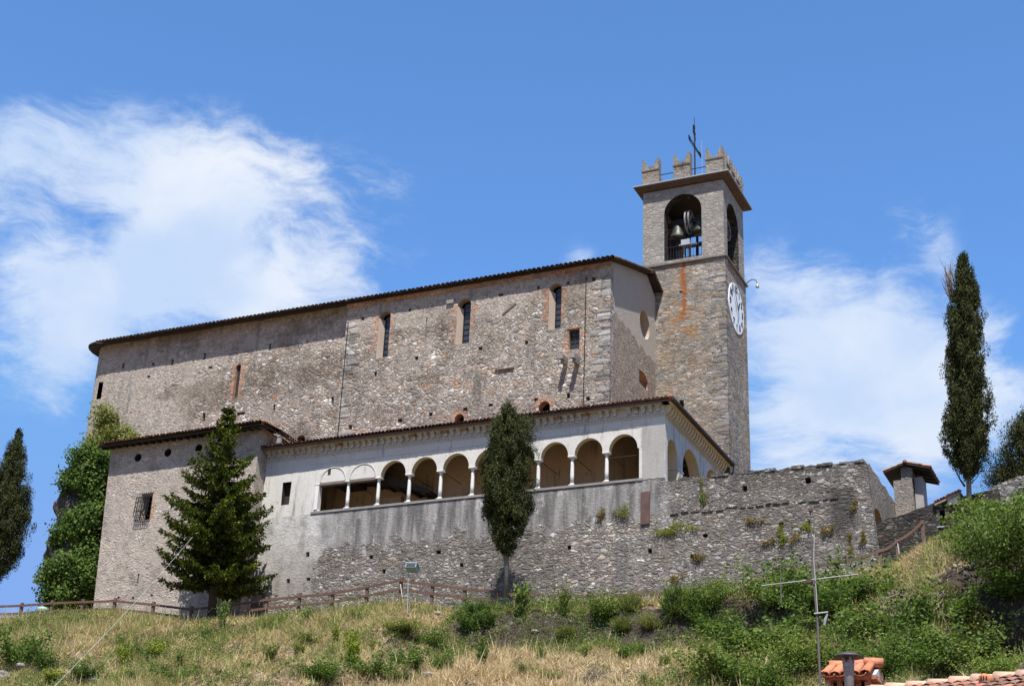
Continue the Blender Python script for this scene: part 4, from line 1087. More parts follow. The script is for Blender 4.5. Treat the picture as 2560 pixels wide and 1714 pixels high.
mb = MB(); tiles(mb, rl, rl + (0, L_, 0), rp, rp + (0, L_, 0), .22, .4, 41); tiles(mb, rr, rr + (0, L_, 0), rp, rp + (0, L_, 0), .22, .4, 42)
mb.tube([rp + (0, -.05, .06), rp + (0, L_, .06)], .12, 8); mb.build("roof_tiles", TILERED, tr, smooth=True)
# sloping dark wall between corner and gateway
rw = thing("ramp_wall", (-11.5, .8, 20), "dark lichened stone wall rising to the right from the corner to the tiled gateway", "wall")
pts = [on(1, .8, *q) for q in ((2190, 1303), (2250, 1287), (2330, 1258), (2346, 1250))]
o = [(pts[0][0] - .3, 18), (pts[-1][0], 18)] + [(q[0], q[2]) for q in pts[::-1]] + [(pts[0][0] - .3, pts[0][2] - .1)]
mb = slab(MB(), rough(o, .3, .05), [], 1, .8, .6); mb.build("wall_face", DARKSTONE, rw)
gw = thing("gateway", (-10, .8, 20), "dark stone gateway with a small tiled cap and whitewashed block on top", "gateway")
a = on(1, .8, 2346, 1250); b = on(1, .8, 2412, 1245)
mb = slab(MB(), rough([(a[0], 18), (b[0] + 1.6, 18), (b[0] + 1.6, a[2] + .35), (b[0], a[2] + .1), (a[0], a[2] - .05)], .3, .05), [rect(on(1, .8, 2343 + 4, 1300)[0], 19, on(1, .8, 2364, 1300)[0], on(1, .8, 2356, 1274)[2])], 1, .8, .8); mb.build("gate_wall", DARKSTONE, gw)
MB().box((a[0] - .2, 1.62, 18), (b[0] + 1.6, 1.7, a[2] - .1)).build("passage_dark_backing", DARK, gw)  # dark backing added to the doorway, passage shade put into its colour
q0 = on(1, .8, 2370, 1257); q1 = on(1, .8, 2399, 1232); mb = MB(); mb.box((q0[0], .7, q0[2] - .1), (q1[0], 1.5, q1[2])); mb.build("whitewashed_block", LIME, gw)
mb = MB(); e = on(1, .6, 2336, 1258); r_ = on(1, .6, 2402, 1227)
tiles(mb, e + (0, 0, 0), e + (0, 1.1, 0), r_, r_ + (0, 1.1, 0), .2, .3, 45); tiles(mb, tuple(e), tuple(r_), tuple(e + (.0, 1.0, .25)), tuple(r_ + (0, 1.0, .25)), .16, .5, 46); mb.build("tile_cap", TILENEW, gw, smooth=True)
mb = MB(); vs = [e + (0, 0, -.02), r_ + (0, 0, -.02), r_ + (0, 1.1, -.02), e + (0, 1.1, -.02)]; mb.add(vs + [v - np.array((0, 0, .08)) for v in vs], [(0, 1, 2, 3), (7, 6, 5, 4), (0, 4, 5, 1), (1, 5, 6, 2), (2, 6, 7, 3), (3, 7, 4, 0)]); mb.build("cap_board", SILL, gw)
fwl = thing("garden_wall", (-7, 4, 22), "rough grey stone wall behind the shrubs at the far right edge", "wall")
o = [(-9.2, 19), (6, 19), (6, 27.3), (-6.4, 26.75), (-7.0, 26.7), (-7.6, 26.5), (-8.3, 26.25), (-8.8, 25.7), (-9.2, 25.2)]
mb = slab(MB(), rough(o, .4, .1), [], 1, 4, .7); mb.build("wall_face", FARSTONE, fwl)
mbx = thing("mailbox", (-10.6, 0, 22), "dark metal box beside the gateway doorway half hidden by leaves", "box")
q = on(1, 0, 2364, 1325); mb = MB(); mb.box((q[0] - .32, -.2, q[2] - .32), (q[0] + .32, .3, q[2] + .1)); mb.build("box_body", IRON, mbx)
mb = MB(); mb.box((q[0] - .36, -.26, q[2] + .1), (q[0] + .36, .3, q[2] + .16)); mb.build("box_lid", STEEL, mbx)

# ------------------------------------------------------------------ cliff and vegetation helpers


def leaf_quads(cen, size, nrm=None, rng=RNG, asp=.55, up=0.):
    n = len(cen)
    d = rng.normal(size=(n, 3)); d[:, 2] += up; d /= np.linalg.norm(d, axis=1)[:, None]
    w = rng.normal(size=(n, 3)) if nrm is None else nrm + rng.normal(size=(n, 3)) * .55
    w = np.cross(d, w); w /= np.linalg.norm(w, axis=1)[:, None] + 1e-9
    s = (size if np.ndim(size) else np.full(n, size))[:, None] * rng.uniform(.65, 1.35, (n, 1))
    d = d * s; w = w * s * asp * .5
    mid = cen + d * .45
    v = np.stack([cen - 0 * d, mid - w, cen + d, mid + w], 1).reshape(-1, 3)
    f = np.arange(4 * n).reshape(n, 4); return v, f


def blob_leaves(cen, radii, nclump, nleaf, size, rng, crad=.25, asp=.55, lumps=None, hollow=.55, up=.1):
    """leaf clusters through the shell of an uneven crown"""
    cs = []
    k = 0
    th = rng.uniform(0, 6.28, 6); fr = rng.integers(2, 5, 6); am = rng.uniform(.06, .2, 6)
    while len(cs) < nclump:
        d = rng.normal(size=3); d /= np.linalg.norm(d)
        az = math.atan2(d[1], d[0])
        lump = 1 + sum(a * math.sin(f_ * az + t_ + 2 * d[2] * f_) for t_, f_, a in zip(th, fr, am)) * .6
        r = rng.uniform(hollow, 1.0) ** .6 * lump
        p = np.array(cen) + d * np.array(radii) * r
        cs.append(p)
    cs = np.array(cs)
    pts = (cs[:, None, :] + np.clip(rng.normal(size=(nclump, nleaf, 3)), -1.7, 1.7) * crad * np.array([1, 1, .7])).reshape(-1, 3)
    out = pts - np.array(cen); out /= np.linalg.norm(out, axis=1)[:, None] + 1e-9
    return leaf_quads(pts, size, out + np.array([0, 0, .6]), rng, asp, up)


def join(*vf):
    V = []; Fs = []; o = 0
    for v, f in vf: V.append(v); Fs.append(f + o); o += len(v)
    return np.concatenate(V), np.concatenate(Fs)


def ray_depth(p): return float((ROT @ (np.array(p) - CAM))[2])


# rock under the left end
cy = [(37.9, 3.2), (37.3, 3.35), (36.5, 3.25), (35.6, 3.7), (34.0, 4.0), (31.3, 4.75), (29.5, 4.7), (28.0, 4.9), (26, 4.7), (24.3, 4.5), (21, 4.7), (18, 5)]
vs = []; n = 72
for (z, r) in [(z_, np.interp(-z_, [-q[0] for q in cy], [q[1] for q in cy])) for z_ in np.arange(38.0, 18, -.4)]:
    for k in range(n):
        a = 2 * math.pi * k / n; x = -66.3 + r * math.cos(a); y = 7.5 + (r + .6) * math.sin(a)
        nz_ = .18 * math.sin(3 * a + z * 1.7) + .14 * math.sin(7 * a - z * 2.3 + 1) + .12 * math.sin(13 * a + z * 3.1) + random.uniform(-.07, .07)
        vs.append((x + nz_ * math.cos(a), y + nz_ * math.sin(a), z + random.uniform(-.08, .08)))
rows = len(vs) // n
fs = [(i * n + k, (i + 1) * n + k, (i + 1) * n + (k + 1) % n, i * n + (k + 1) % n) for i in range(rows - 1) for k in range(n)] + [tuple(range(n))]
MB().add(vs, fs).build("cliff", ROCK, None, False, "dark fissured cliff carrying the left end of the church", None, None, 'structure')
rng = np.random.default_rng(5)
def ivy(name, lab, parts, cat="ivy", matl=None, grp="ivy hanging on the cliff beside the annex", size=.2):
    vf = [blob_leaves(c, r, int(26 * r[0] * r[2] * 2.2) + 30, 26, size, rng, .3, .75, None, .5, -.2) for c, r in parts]
    v, f = join(*vf); put(bpy.data.objects.new(name, npmesh(name, v, f, matl or L_IVY)), None, lab, cat, grp)
def iv(px, py, Y, rx, ry, rz): q = on(1, Y, px + 14, py); return (tuple(q), (rx * .84, ry * .9, rz * .92))
ivy("ivy_clump", "topmost clump of ivy on the cliff, just under the annex eave", [iv(212, 1172, 2.4, 2.0, 1.6, 1.7), iv(240, 1225, 2.6, 1.2, 1.3, 1.6), iv(165, 1205, 2.9, .6, .8, .9), iv(255, 1165, 2.4, 1.2, 1.2, 1.2)])
ivy("ivy_clump", "middle clump of ivy on the cliff between two larger ones", [iv(200, 1310, 2.2, 2.0, 1.5, 1.25), iv(145, 1335, 2.7, .9, 1., .9), iv(238, 1290, 2.2, 1.0, 1.2, 1.2)])
ivy("ivy_clump", "lowest and broadest clump of ivy on the cliff, down to the fence", [iv(165, 1420, 1.9, 1.9, 1.5, 1.35), iv(210, 1440, 1.9, 1.6, 1.4, 1.6), iv(120, 1440, 2.4, 1.0, 1.1, 1.4), iv(150, 1490, 1.9, 1.9, 1.3, .8), iv(215, 1370, 2.2, 1.3, 1.2, .9)])
ivy("cliff_shrub", "loose pale shrub growing on the ledge above the annex roof", [iv(245, 1045, 3.0, .9, .7, 1.1), iv(285, 1085, 2.6, 1.2, .7, .6), iv(225, 1110, 2.6, .8, .8, .8), iv(320, 1105, 1.9, .9, .5, .35)], "shrub", L_OLI, "shrubs", .15)

# ------------------------------------------------------------------ trees


def trunk(pts, rs, name, mat, parent):
    mb = MB(); mb.tube(pts, rs, 9); return mb.build(name, mat, parent, smooth=True)


def cypress(base, top, prof, lab, nclump, rng, cr=.24, grp="cypresses", dead=False, barkmat=None, size=.1, forks=(), name="cypress_tree", crown_from=None, bare=()):
    base = np.array(base, float); top = np.array(top, float); ax = top - base; H = np.linalg.norm(ax)
    t = thing(name, tuple(base), lab, "tree", grp)
    trunk([base - (0, 0, .4), base + ax * .25, base + ax * .6, base + ax * .93], [.135, .12, .08, .02], "trunk", barkmat or BARK, t)
    hs = [q[0] for q in prof]; rr = [q[1] for q in prof]
    w = np.interp(np.linspace(0, 1, 200), hs, rr) ** 1.0; w = w / w.sum()
    hh = rng.choice(np.linspace(0, 1, 200), nclump, p=w) + rng.uniform(-.004, .004, nclump)
    az = rng.uniform(0, 2 * np.pi, nclump)
    ph = rng.uniform(0, 6.28, 5)
    lump = 1 + .13 * np.sin(3 * az + 25 * hh + ph[0]) + .10 * np.sin(5 * az - 41 * hh + ph[1]) + .08 * np.sin(2 * az + 70 * hh + ph[2])
    r = np.clip(np.interp(hh, hs, rr) - cr * .55, .02, None) * rng.uniform(.5, 1.05, nclump) ** .4 * lump * np.where(rng.uniform(0, 1, nclump) < .12, 1.14, 1.)
    P = base + ax * hh[:, None] + np.stack([r * np.cos(az), r * np.sin(az), np.zeros(nclump)], 1)
    out = np.stack([np.cos(az), np.sin(az), np.full(nclump, .3)], 1)
    nl = 150
    dd = rng.normal(size=(nclump, nl, 3)); dd /= np.linalg.norm(dd, axis=2, keepdims=True)
    rad_ = np.stack([np.full(nclump, cr), np.full(nclump, cr), np.full(nclump, cr * 1.75)], 1) * rng.uniform(.65, 1.25, (nclump, 1))
    pts = (P[:, None, :] + dd * rad_[:, None, :] * rng.uniform(.55, 1.0, (nclump, nl, 1))).reshape(-1, 3)
    o2 = (dd + np.array([0, 0, .5]) + .4 * out[:, None, :]).reshape(-1, 3)
    v1 = leaf_quads(pts, size, o2, rng, .5, 1.1)
    nc = nclump * 18; hc = rng.choice(np.linspace(0, 1, 200), nc, p=w); ac = rng.uniform(0, 6.28, nc); rc_ = np.interp(hc, hs, rr) * rng.uniform(0, .62, nc)
    v2 = leaf_quads(base + ax * hc[:, None] + np.stack([rc_ * np.cos(ac), rc_ * np.sin(ac), np.zeros(nc)], 1), size * 2.2, None, rng, .6, 1.)
    parts = [v1, v2]
    for (c, rd_, n_) in forks:
        parts.append(blob_leaves(c, rd_, n_, 60, size, rng, cr, .5, None, .4, 1.1))
    v, f = join(*parts)
    put(bpy.data.objects.new("crown", npmesh("crown", v, f, L_CYP)), t)
    if dead:
        mb = MB(); R = random.Random(2)
        for i in range(46):
            p = base + ax * R.uniform(.83, .93) + np.array((-.5 - R.uniform(0, .35), 0, 0)); q = p + np.array((R.uniform(-.35, .1), R.uniform(-.3, .3), R.uniform(.5, 1.2)))
            mb.tube([p, (p + q) / 2 + np.array((R.uniform(-.1, .1), 0, 0)), q], [.025, .018, .008], 4)
        mb.build("dead_twigs", TWIG, t)
    if bare:
        mb = MB()
        for p, q, r_ in bare: mb.tube([p, (np.array(p) + np.array(q)) / 2 + np.array((0, 0, -.12)), q], [r_, r_ * .7, r_ * .3], 5)
        mb.build("bare_branches", BARK, t)
    return t


rng = np.random.default_rng(21)
b = on(1, -4.1, 1266, 1497); tp = on(1, -4.1, 1268, 1016)
cypress(b, tp, [(0, 0), (.215, 0), (.25, .36), (.31, .9), (.4, 1.22), (.55, 1.40), (.68, 1.34), (.8, 1.1), (.9, .78), (.97, .42), (1, .2)], "dark cypress with a bare lower trunk in front of the porch arches", 330, rng, .27, barkmat=BARKG,
        forks=[(tuple(on(1, -4.1, 1312, 1085)), (.32, .3, 1.15), 50)])
b = on(1, .2, 2424, 1325); tp = on(1, .2, 2410, 642)
cypress(b, tp, [(0, 0), (.17, 0), (.2, .45), (.235, .9), (.3, 1.12), (.4, 1.2), (.5, 1.05), (.62, 1.0), (.72, .95), (.82, .82), (.9, .58), (.96, .38), (1, .18)], "tallest slender cypress with a grey dead tip, right of the roofed turret", 430, rng, .26, dead=True, barkmat=BARKG,
        bare=[(tuple(on(1, .2, 2412, 1215)), tuple(on(1, .2, 2385, 1165)), .06), (tuple(on(1, .2, 2420, 1205)), tuple(on(1, .2, 2450, 1165)), .05), (tuple(on(1, .2, 2421, 1215)), tuple(on(1, .2, 2462, 1160)), .03)])
b = on(1, 6, 2575, 1260); tp = on(1, 6, 2580, 1010)
cypress(b, tp, [(0, .2), (.1, .8), (.25, 1.25), (.5, 1.3), (.75, 1.0), (.93, .5), (1, .1)], "ragged olive coloured cypress behind the stone wall at the far right edge", 130, rng, .3, barkmat=BARK,
        forks=[(tuple(on(1, 6, 2525, 1160)), (.85, .8, .9), 70), (tuple(on(1, 6, 2498, 1200)), (.5, .6, .7), 40), (tuple(on(1, 6, 2545, 1090)), (.6, .7, .9), 50)])
b = on(1, -3, -20, 1500); tp = on(1, -3, 47, 1078)
cypress(b, tp, [(0, 0), (.1, .1), (.17, .9), (.3, 1.45), (.45, 1.7), (.62, 1.4), (.78, .98), (.9, .55), (1, .2)], "dark cypress cut by the left edge, standing clear against the sky", 330, rng, .31)


def spruce(base, top, lab, rng):
    base = np.array(base, float); top = np.array(top, float); ax = top - base; H = np.linalg.norm(ax)
    t = thing("spruce_tree", tuple(base), lab, "tree")
    trunk([base - (0, 0, .5), base + ax * .3, base + ax * .7, top], [.27, .2, .1, .015], "trunk", BARK, t)
    C = []; D = []; Nn = []; S = []; wood = MB()
    hs = list(np.linspace(.13, .975, 25))
    for li, h in enumerate(hs):
        Rm = np.interp(h, [.1, .2, .35, .5, .7, .85, 1.0], [2.7, 3.45, 3.6, 2.75, 1.6, .85, .15])
        nb = int(np.interp(h, [0, .6, 1], [9, 8, 5])); a0 = rng.uniform(0, 6.28)
        for k in range(nb):
            az = a0 + 6.283 * k / nb + rng.normal() * .22
            L = Rm * rng.choice([.5, .7, .88, 1., 1.12]) * rng.uniform(.85, 1.05)
            dy = math.sin(az)
            if dy > .2: L = min(L, 2.5 / dy)
            dirh = np.array([math.cos(az), math.sin(az), 0]); sl = np.interp(h, [.1, .4, .8, 1], [-.32, -.18, .15, .6])
            p0 = base + ax * h
            npt = max(5, int(L / .13)); tt = np.linspace(.12, 1, npt)
            pts = p0 + dirh * (L * tt)[:, None] + np.array([0, 0, 1.]) * (sl * L * tt + .26 * L * tt ** 2.4 - .05 * L * np.sin(tt * 3.1))[:, None]
            if li % 2 == 0: wood.tube([p0, pts[npt // 2], pts[-1]], [.045, .03, .01], 4)
            perp = np.array([-dirh[1], dirh[0], 0])
            for sgn in (-1, 1):
                lens = np.interp(tt, [0, .3, .7, 1], [.25, .62, .5, .16]) * np.clip(L / 2.2, .45, 1.15)
                for q in range(npt):
                    ln = lens[q] * rng.uniform(.7, 1.2); dd = perp * sgn * rng.uniform(.6, 1) + dirh * rng.uniform(.5, .9) + np.array([0, 0, rng.uniform(-.45, .05)])
                    dd /= np.linalg.norm(dd)
                    m_ = max(3, int(ln / .07))
                    for e in range(m_):
                        for _k in range(2):
                            C.append(pts[q] + dd * ln * (e / m_) + rng.normal(size=3) * .025); v_ = dd * .7 + rng.normal(size=3) * .5 + np.array([0, 0, .05]); D.append(v_ / np.linalg.norm(v_)); S.append(.21)
    C = np.array(C); D = np.array(D); S = np.array(S)[:, None] * rng.uniform(.7, 1.25, (len(C), 1))
    w = np.cross(D, np.array([0, 0, 1.]) + rng.normal(size=D.shape) * .4); w /= np.linalg.norm(w, axis=1)[:, None] + 1e-9
    D = D * S; w = w * S * .26; mid = C + D * .4
    v = np.stack([C, mid - w, C + D, mid + w], 1).reshape(-1, 3); f = np.arange(len(v)).reshape(-1, 4)
    put(bpy.data.objects.new("crown", npmesh("crown", v, f, L_SPR)), t)
    wood.build("branches", BARK, t)


b = on(1, -3.7, 531, 1528); tp = on(1, -3.7, 570, 1018)
spruce(b, tp, "broad spruce with drooping branches in front of the stone annex", np.random.default_rng(9))

# ------------------------------------------------------------------ shrubs on the hillside
def dome(rng, n, size, sq=1., lumps=3, cr=.12):
    vf = [blob_leaves((0, 0, .42), (.5, .5, .46), n, 22, size, rng, cr, .65, None, .45, .25)]
    for i in range(lumps):
        a = rng.uniform(0, 6.28); vf.append(blob_leaves((.34 * math.cos(a), .34 * math.sin(a), rng.uniform(.25, .75)), (.24, .24, .24), n // 4, 20, size, rng, cr * .8, .65, None, .3, .25))
    return join(*vf)
def ragged(rng, nst, size, wide=.5, nl=13):
    V = []
    for i in range(nst):
        a = rng.uniform(0, 6.28); r0 = abs(rng.normal()) * .2; lean = rng.uniform(.1, 1.1) * wide * 1.6; L = rng.choice([.35, .5, .7, .85, 1.05])
        o = np.array([r0 * math.cos(a), r0 * math.sin(a), 0]); d = np.array([math.cos(a) * lean, math.sin(a) * lean, 1.]) * L
        for tt in np.linspace(.25 if rng.uniform() < .6 else .05, 1, 6):
            q = o + d * tt * np.array([1, 1, 1 - .18 * tt]) + rng.normal(size=3) * .03
            V.append(q + np.clip(rng.normal(size=(nl, 3)), -1.7, 1.7) * np.array([.075, .075, .055]))
    return leaf_quads(np.concatenate(V), size, None, rng, .6, .15)
def upright(rng, n, size):
    C = []; D = []
    for i in range(n):
        a = rng.uniform(0, 6.28); lean = rng.uniform(.05, .55); d = np.array([math.cos(a) * lean, math.sin(a) * lean, 1.]); L = rng.uniform(.5, 1.05)
        for tt in np.linspace(.15, 1, 16): C.append(d * L * tt * .95 + rng.normal(size=3) * .03); D.append(d)
    return leaf_quads(np.array(C), size, None, rng, .5, .5)
def broom(rng, n):
    C = []; 
    a = rng.uniform(0, 6.28, n); r = rng.uniform(0, .45, n); h = rng.uniform(.05, .55, n)
    C = np.stack([r * np.cos(a), r * np.sin(a), h], 1)
    return leaf_quads(C, .4, None, rng, .06, 1.6)
rs = np.random.default_rng(33)
def proto(vf): return npmesh("shrub", vf[0], vf[1], L_MID)
PROTO = {'dome': [proto(ragged(rs, 34, .085)) for _ in range(4)], 'fine': [proto(ragged(rs, 58, .06, .55, 15)) for _ in range(4)], 'up': [proto(upright(rs, 46, .12)) for _ in range(3)], 'broom': [proto(broom(rs, 2600)) for _ in range(2)],
         'coarse': [proto(ragged(rs, 60, .075, .6, 15)) for _ in range(2)]}
RS = random.Random(17)
def shrub(px, py, wpx, hpx, kind, mat, lab, grp="shrubs", name="shrub", lift=0., fw_=0.):
    """px, py: foot of the shrub in the photograph; it stands on the hillside"""
    g = hit(px, py); dep = ray_depth(g); sc = dep / FPX
    me = RS.choice(PROTO[kind]); o = bpy.data.objects.new(name, me)
    wm = wpx * sc; hm = hpx * sc
    o.location = (g[0], g[1] + wm * .15, float(ground(g[0], g[1] + wm * .15)) - .08 + lift); o.scale = (wm * .95, wm * .8, hm * 1.02); o.rotation_euler = (0, 0, RS.uniform(0, 6.28))
    COL.objects.link(o); o.material_slots[0].link = 'OBJECT'; o.material_slots[0].material = mat
    tag(o, lab, "shrub", grp); return o


C4 = lambda x, y: (x / 3.659, 1380 + y / 3.659)
C5 = lambda x, y: (640 + x / 3.659, 1380 + y / 3.659)
C6 = lambda x, y: (1280 + x / 3.444, 1380 + y / 3.444)
C9 = lambda x, y: (1960 + x / 3.903, 1400 + y / 3.903)
SH = [
    # left slope
    (C4, 160, 1050, 330, 260, 'dome', L_DARK, "large dark bush near the bottom left corner, above the pale rocks"),
    (C4, 370, 1070, 180, 130, 'dome', L_DARK, "small dark bush right of the large bush in the bottom left corner"),
    (C4, 1105, 1060, 170, 190, 'up', L_YEL, "yellow green upright bush where the overhead wire crosses the slope"),
    (C4, 1380, 1010, 220, 160, 'up', L_YEL, "paler yellow green weed right of the bright upright bush"),
    (C4, 1150, 1200, 300, 130, 'fine', L_MID, "wide low green bush on the bottom edge below the yellow green ones"),
    (C4, 1040, 860, 180, 90, 'fine', L_MID, "flat green bush crossed by the overhead wire halfway up the left slope"),
    (C4, 1480, 880, 230, 90, 'fine', L_OLI, "low olive bush on the slope below the spruce shadow"),
    (C4, 1600, 1170, 270, 130, 'dome', L_DARK, "dark low bush at the bottom beneath the spruce"),
    (C4, 1620, 1060, 130, 140, 'up', L_BRI, "thin bright weed above the dark low bush beneath the spruce"),
    (C4, 1860, 810, 120, 110, 'up', L_MID, "upright weed on the dry grass below the spruce trunk"),
    (C4, 2010, 720, 150, 230, 'up', L_MID, "tall leafy weed right beside the spruce trunk"),
    (C4, 2230, 1080, 130, 90, 'up', L_BRI, "small bright weed on the dry patch right of the spruce"),
    (C4, 740, 1170, 220, 180, 'fine', L_DARK, "dark green bush under the overhead wire near the bottom edge"),
    (C4, 430, 1222, 260, 110, 'up', L_YEL, "yellow flowering weed where the overhead wire leaves the bottom edge"),
    (C4, 780, 540, 180, 120, 'up', L_OLI, "long grass tuft at the fence beside the ivy"),
    # middle slope
    (C5, 490, 850, 170, 110, 'dome', L_BRI, "bright leafy bush in the open grass left of the middle"),
    (C5, 440, 690, 110, 160, 'up', L_MID, "upright green weed just below the fence left of the floodlight"),
    (C5, 715, 830, 120, 150, 'up', L_YEL, "yellowish upright weed beside the bright leafy bush"),
    (C5, 850, 1080, 230, 300, 'up', L_YEL, "tall loose yellow green bush in the middle of the slope"),
    (C5, 1050, 910, 90, 110, 'up', L_OLI, "slim olive weed right of the tall yellow green bush"),
    (C5, 530, 1170, 300, 150, 'dome', L_DARK, "dark broad bush on the bottom edge left of the middle"),
    (C5, 1060, 1170, 320, 190, 'dome', L_MID, "mid green dense bush at the bottom below the floodlight"),
    (C5, 1370, 1060, 260, 170, 'dome', L_DARK, "dark dense bush right of the mid green one below the floodlight"),
    (C5, 1690, 1090, 180, 180, 'dome', L_DARK, "dark round bush at the left of the dry shelf"),
    (C5, 1690, 960, 150, 160, 'up', L_MID, "green upright weed above the dark round bush"),
    (C5, 1560, 850, 190, 130, 'dome', L_MID, "green spreading bush under the floodlight pole"),
    (C5, 930, 615, 70, 65, 'dome', L_DARK, "tiny dark bush alone in the grass left of the floodlight pole"),
    (C5, 1300, 740, 280, 110, 'fine', L_OLI, "flat olive bush below the floodlight pole"),
    (C5, 1940, 760, 210, 170, 'dome', L_DARK, "dark bush on the lip of the earth bank, left one of two"),
    (C5, 2090, 720, 160, 140, 'dome', L_DARK, "dark bush on the lip of the earth bank, right one of two"),
    (C5, 2040, 1060, 200, 260, 'up', L_MID, "single grey green sapling at the foot of the earth bank"),
    (C5, 2000, 590, 230, 110, 'fine', L_DARK, "dark shaded bush under the fence left of the cypress foot"),
    (C5, 70, 700, 150, 90, 'fine', L_BRI, "pale green low bush right of the spruce foot"),
    (C5, 1310, 1200, 220, 110, 'fine', L_MID, "low green bush on the bottom edge below the dark dense one"),
    (C5, 370, 960, 190, 110, 'up', L_OLI, "olive weed in the grass below the bright leafy bush"),
    (C5, 100, 1010, 200, 160, 'up', L_OLI, "grey green weed in the lower grass right of the spruce"),
    # below the porch and parapet
    (C6, 60, 610, 260, 290, 'up', L_BRI, "bright green young tree beside the cypress trunk"),
    (C6, 430, 590, 210, 260, 'up', L_BRI, "bright green young tree second from the cypress trunk"),
    (C6, 800, 660, 310, 230, 'coarse', L_BRI, "brightest leafy bush spreading over the earth bank"),
    (C6, 1010, 560, 190, 180, 'broom', L_OLI, "pale rounded broom bush below the parapet"),
    (C6, 930, 720, 190, 150, 'broom', L_OLI, "olive broom bush hanging over the dark earth bank"),
    (C6, 460, 800, 190, 130, 'broom', L_OLI, "olive broom bush at the left of the earth bank"),
    (C6, 1420, 640, 330, 300, 'broom', L_MID, "large wispy green broom bush below the parapet"),
    (C6, 1640, 560, 340, 240, 'fine', L_MID, "broad green bush at the fence right of the wispy broom"),
    (C6, 1770, 470, 240, 150, 'up', L_BRI, "bright green bush standing up to the parapet fence"),
    (C6, 1560, 670, 280, 190, 'fine', L_DARK, "dark green bush in the hollow under the broad green one"),
    (C6, 1310, 960, 120, 90, 'broom', L_OLI, "small yellow green cushion at the right end of the dry shelf"),
    (C6, 950, 930, 240, 140, 'up', L_DARK, "grey green weed at the foot of the dark earth bank"),
    (C6, 1100, 910, 200, 120, 'up', L_MID, "green weed at the foot of the earth bank, in the middle of the shelf"),
    (C6, 240, 970, 140, 170, 'up', L_DARK, "dark weed at the left end of the dry shelf"),
    (C6, 1130, 1140, 100, 110, 'up', L_MID, "single green weed alone on the dry shelf"),
    (C6, 100, 1060, 180, 120, 'fine', L_DARK, "dark low bush in the dry grass right of the middle bottom"),
    (C6, 320, 1090, 170, 100, 'fine', L_OLI, "olive low bush in the dry grass right of the dark one"),
    (C6, 620, 930, 170, 170, 'up', L_OLI, "olive weed on the left foot of the dark earth bank"),
    (C6, 1180, 700, 210, 150, 'fine', L_OLI, "olive bush between the rounded broom and the wispy broom"),
    (C6, 1700, 760, 240, 130, 'fine', L_DARK, "dark bush left of the thicket on the earth bank"),
]
for (fn, x, y, w, h, kd, mt_, lab) in SH:
    k = 3.444 if fn is C6 else 3.659
    px, py = fn(x, y); kk = 1.0 if fn is C6 else 1.22; shrub(px, py, w / k * kk, h / k * kk, kd, mt_, lab)
# thicket on the right bank
TH = [
    (2075, 1560, 230, 210, 'fine', L_DARK, "leafy bush behind the antenna mast, left half of the thicket"),
    (1935, 1560, 190, 160, 'fine', L_MID, "leafy bush left of the antenna mast under its long arm"),
    (1880, 1640, 190, 140, 'dome', L_DARK, "shaded bush low in the thicket left of the antenna mast"),
    (1790, 1712, 190, 150, 'fine', L_BRI, "round pale leaved bush at the right end of the dry shelf"),
    (1890, 1740, 170, 120, 'dome', L_DARK, "dark bush on the bottom edge left of the mast foot"),
    (2010, 1690, 170, 170, 'fine', L_BRI, "leafy bush beside the mast foot on its left"),
    (2150, 1625, 190, 170, 'fine', L_MID, "leafy bush above the metal chimney cowl"),
    (2240, 1700, 200, 170, 'fine', L_DARK, "leafy bush behind the tiled chimney"),
    (2340, 1690, 220, 180, 'fine', L_MID, "leafy bush above the middle of the foreground ridge"),
    (2420, 1670, 190, 180, 'fine', L_OLI, "leafy bush before the dark hollow above the ridge"),
    (2480, 1700, 150, 120, 'fine', L_BRI, "smaller leafy bush before the dark hollow near the right edge"),
    (2170, 1520, 150, 110, 'dome', L_DARK, "dark bush in the shade left of the dry branches"),
    (2215, 1510, 90, 80, 'up', L_BRI, "small bright sapling above the dry branches"),
    (2390, 1560, 160, 130, 'fine', L_OLI, "olive bush under the brow left of the dark hollow"),
    (2475, 1390, 170, 130, 'coarse', L_BRI, "bright leafy bush in front of the tall cypress foot"),
    (2540, 1400, 190, 190, 'coarse', L_MID, "tall green bush below the far right stone wall"),
    (2470, 1300, 100, 80, 'coarse', L_BRI, "bright leafy bush right of the tall cypress trunk"),
    (2520, 1330, 150, 110, 'coarse', L_MID, "green bush against the far right stone wall"),
    (2300, 1590, 190, 150, 'dome', L_DARK, "dark bush behind the dry branches"),
    (2540, 1650, 180, 120, 'dome', L_DARK, "dark shaded bush at the foot of the hollow"),
    (1960, 1475, 120, 70, 'up', L_MID, "low green weed under the left end of the antenna arm"),
    (2120, 1690, 160, 120, 'dome', L_DARK, "dark bush hidden behind the metal chimney"),
]
for (px, py, w, h, kd, mt_, lab) in TH: shrub(px, py, w * .92, h * .70, kd, mt_, lab, "bushes of the thicket on the right bank")
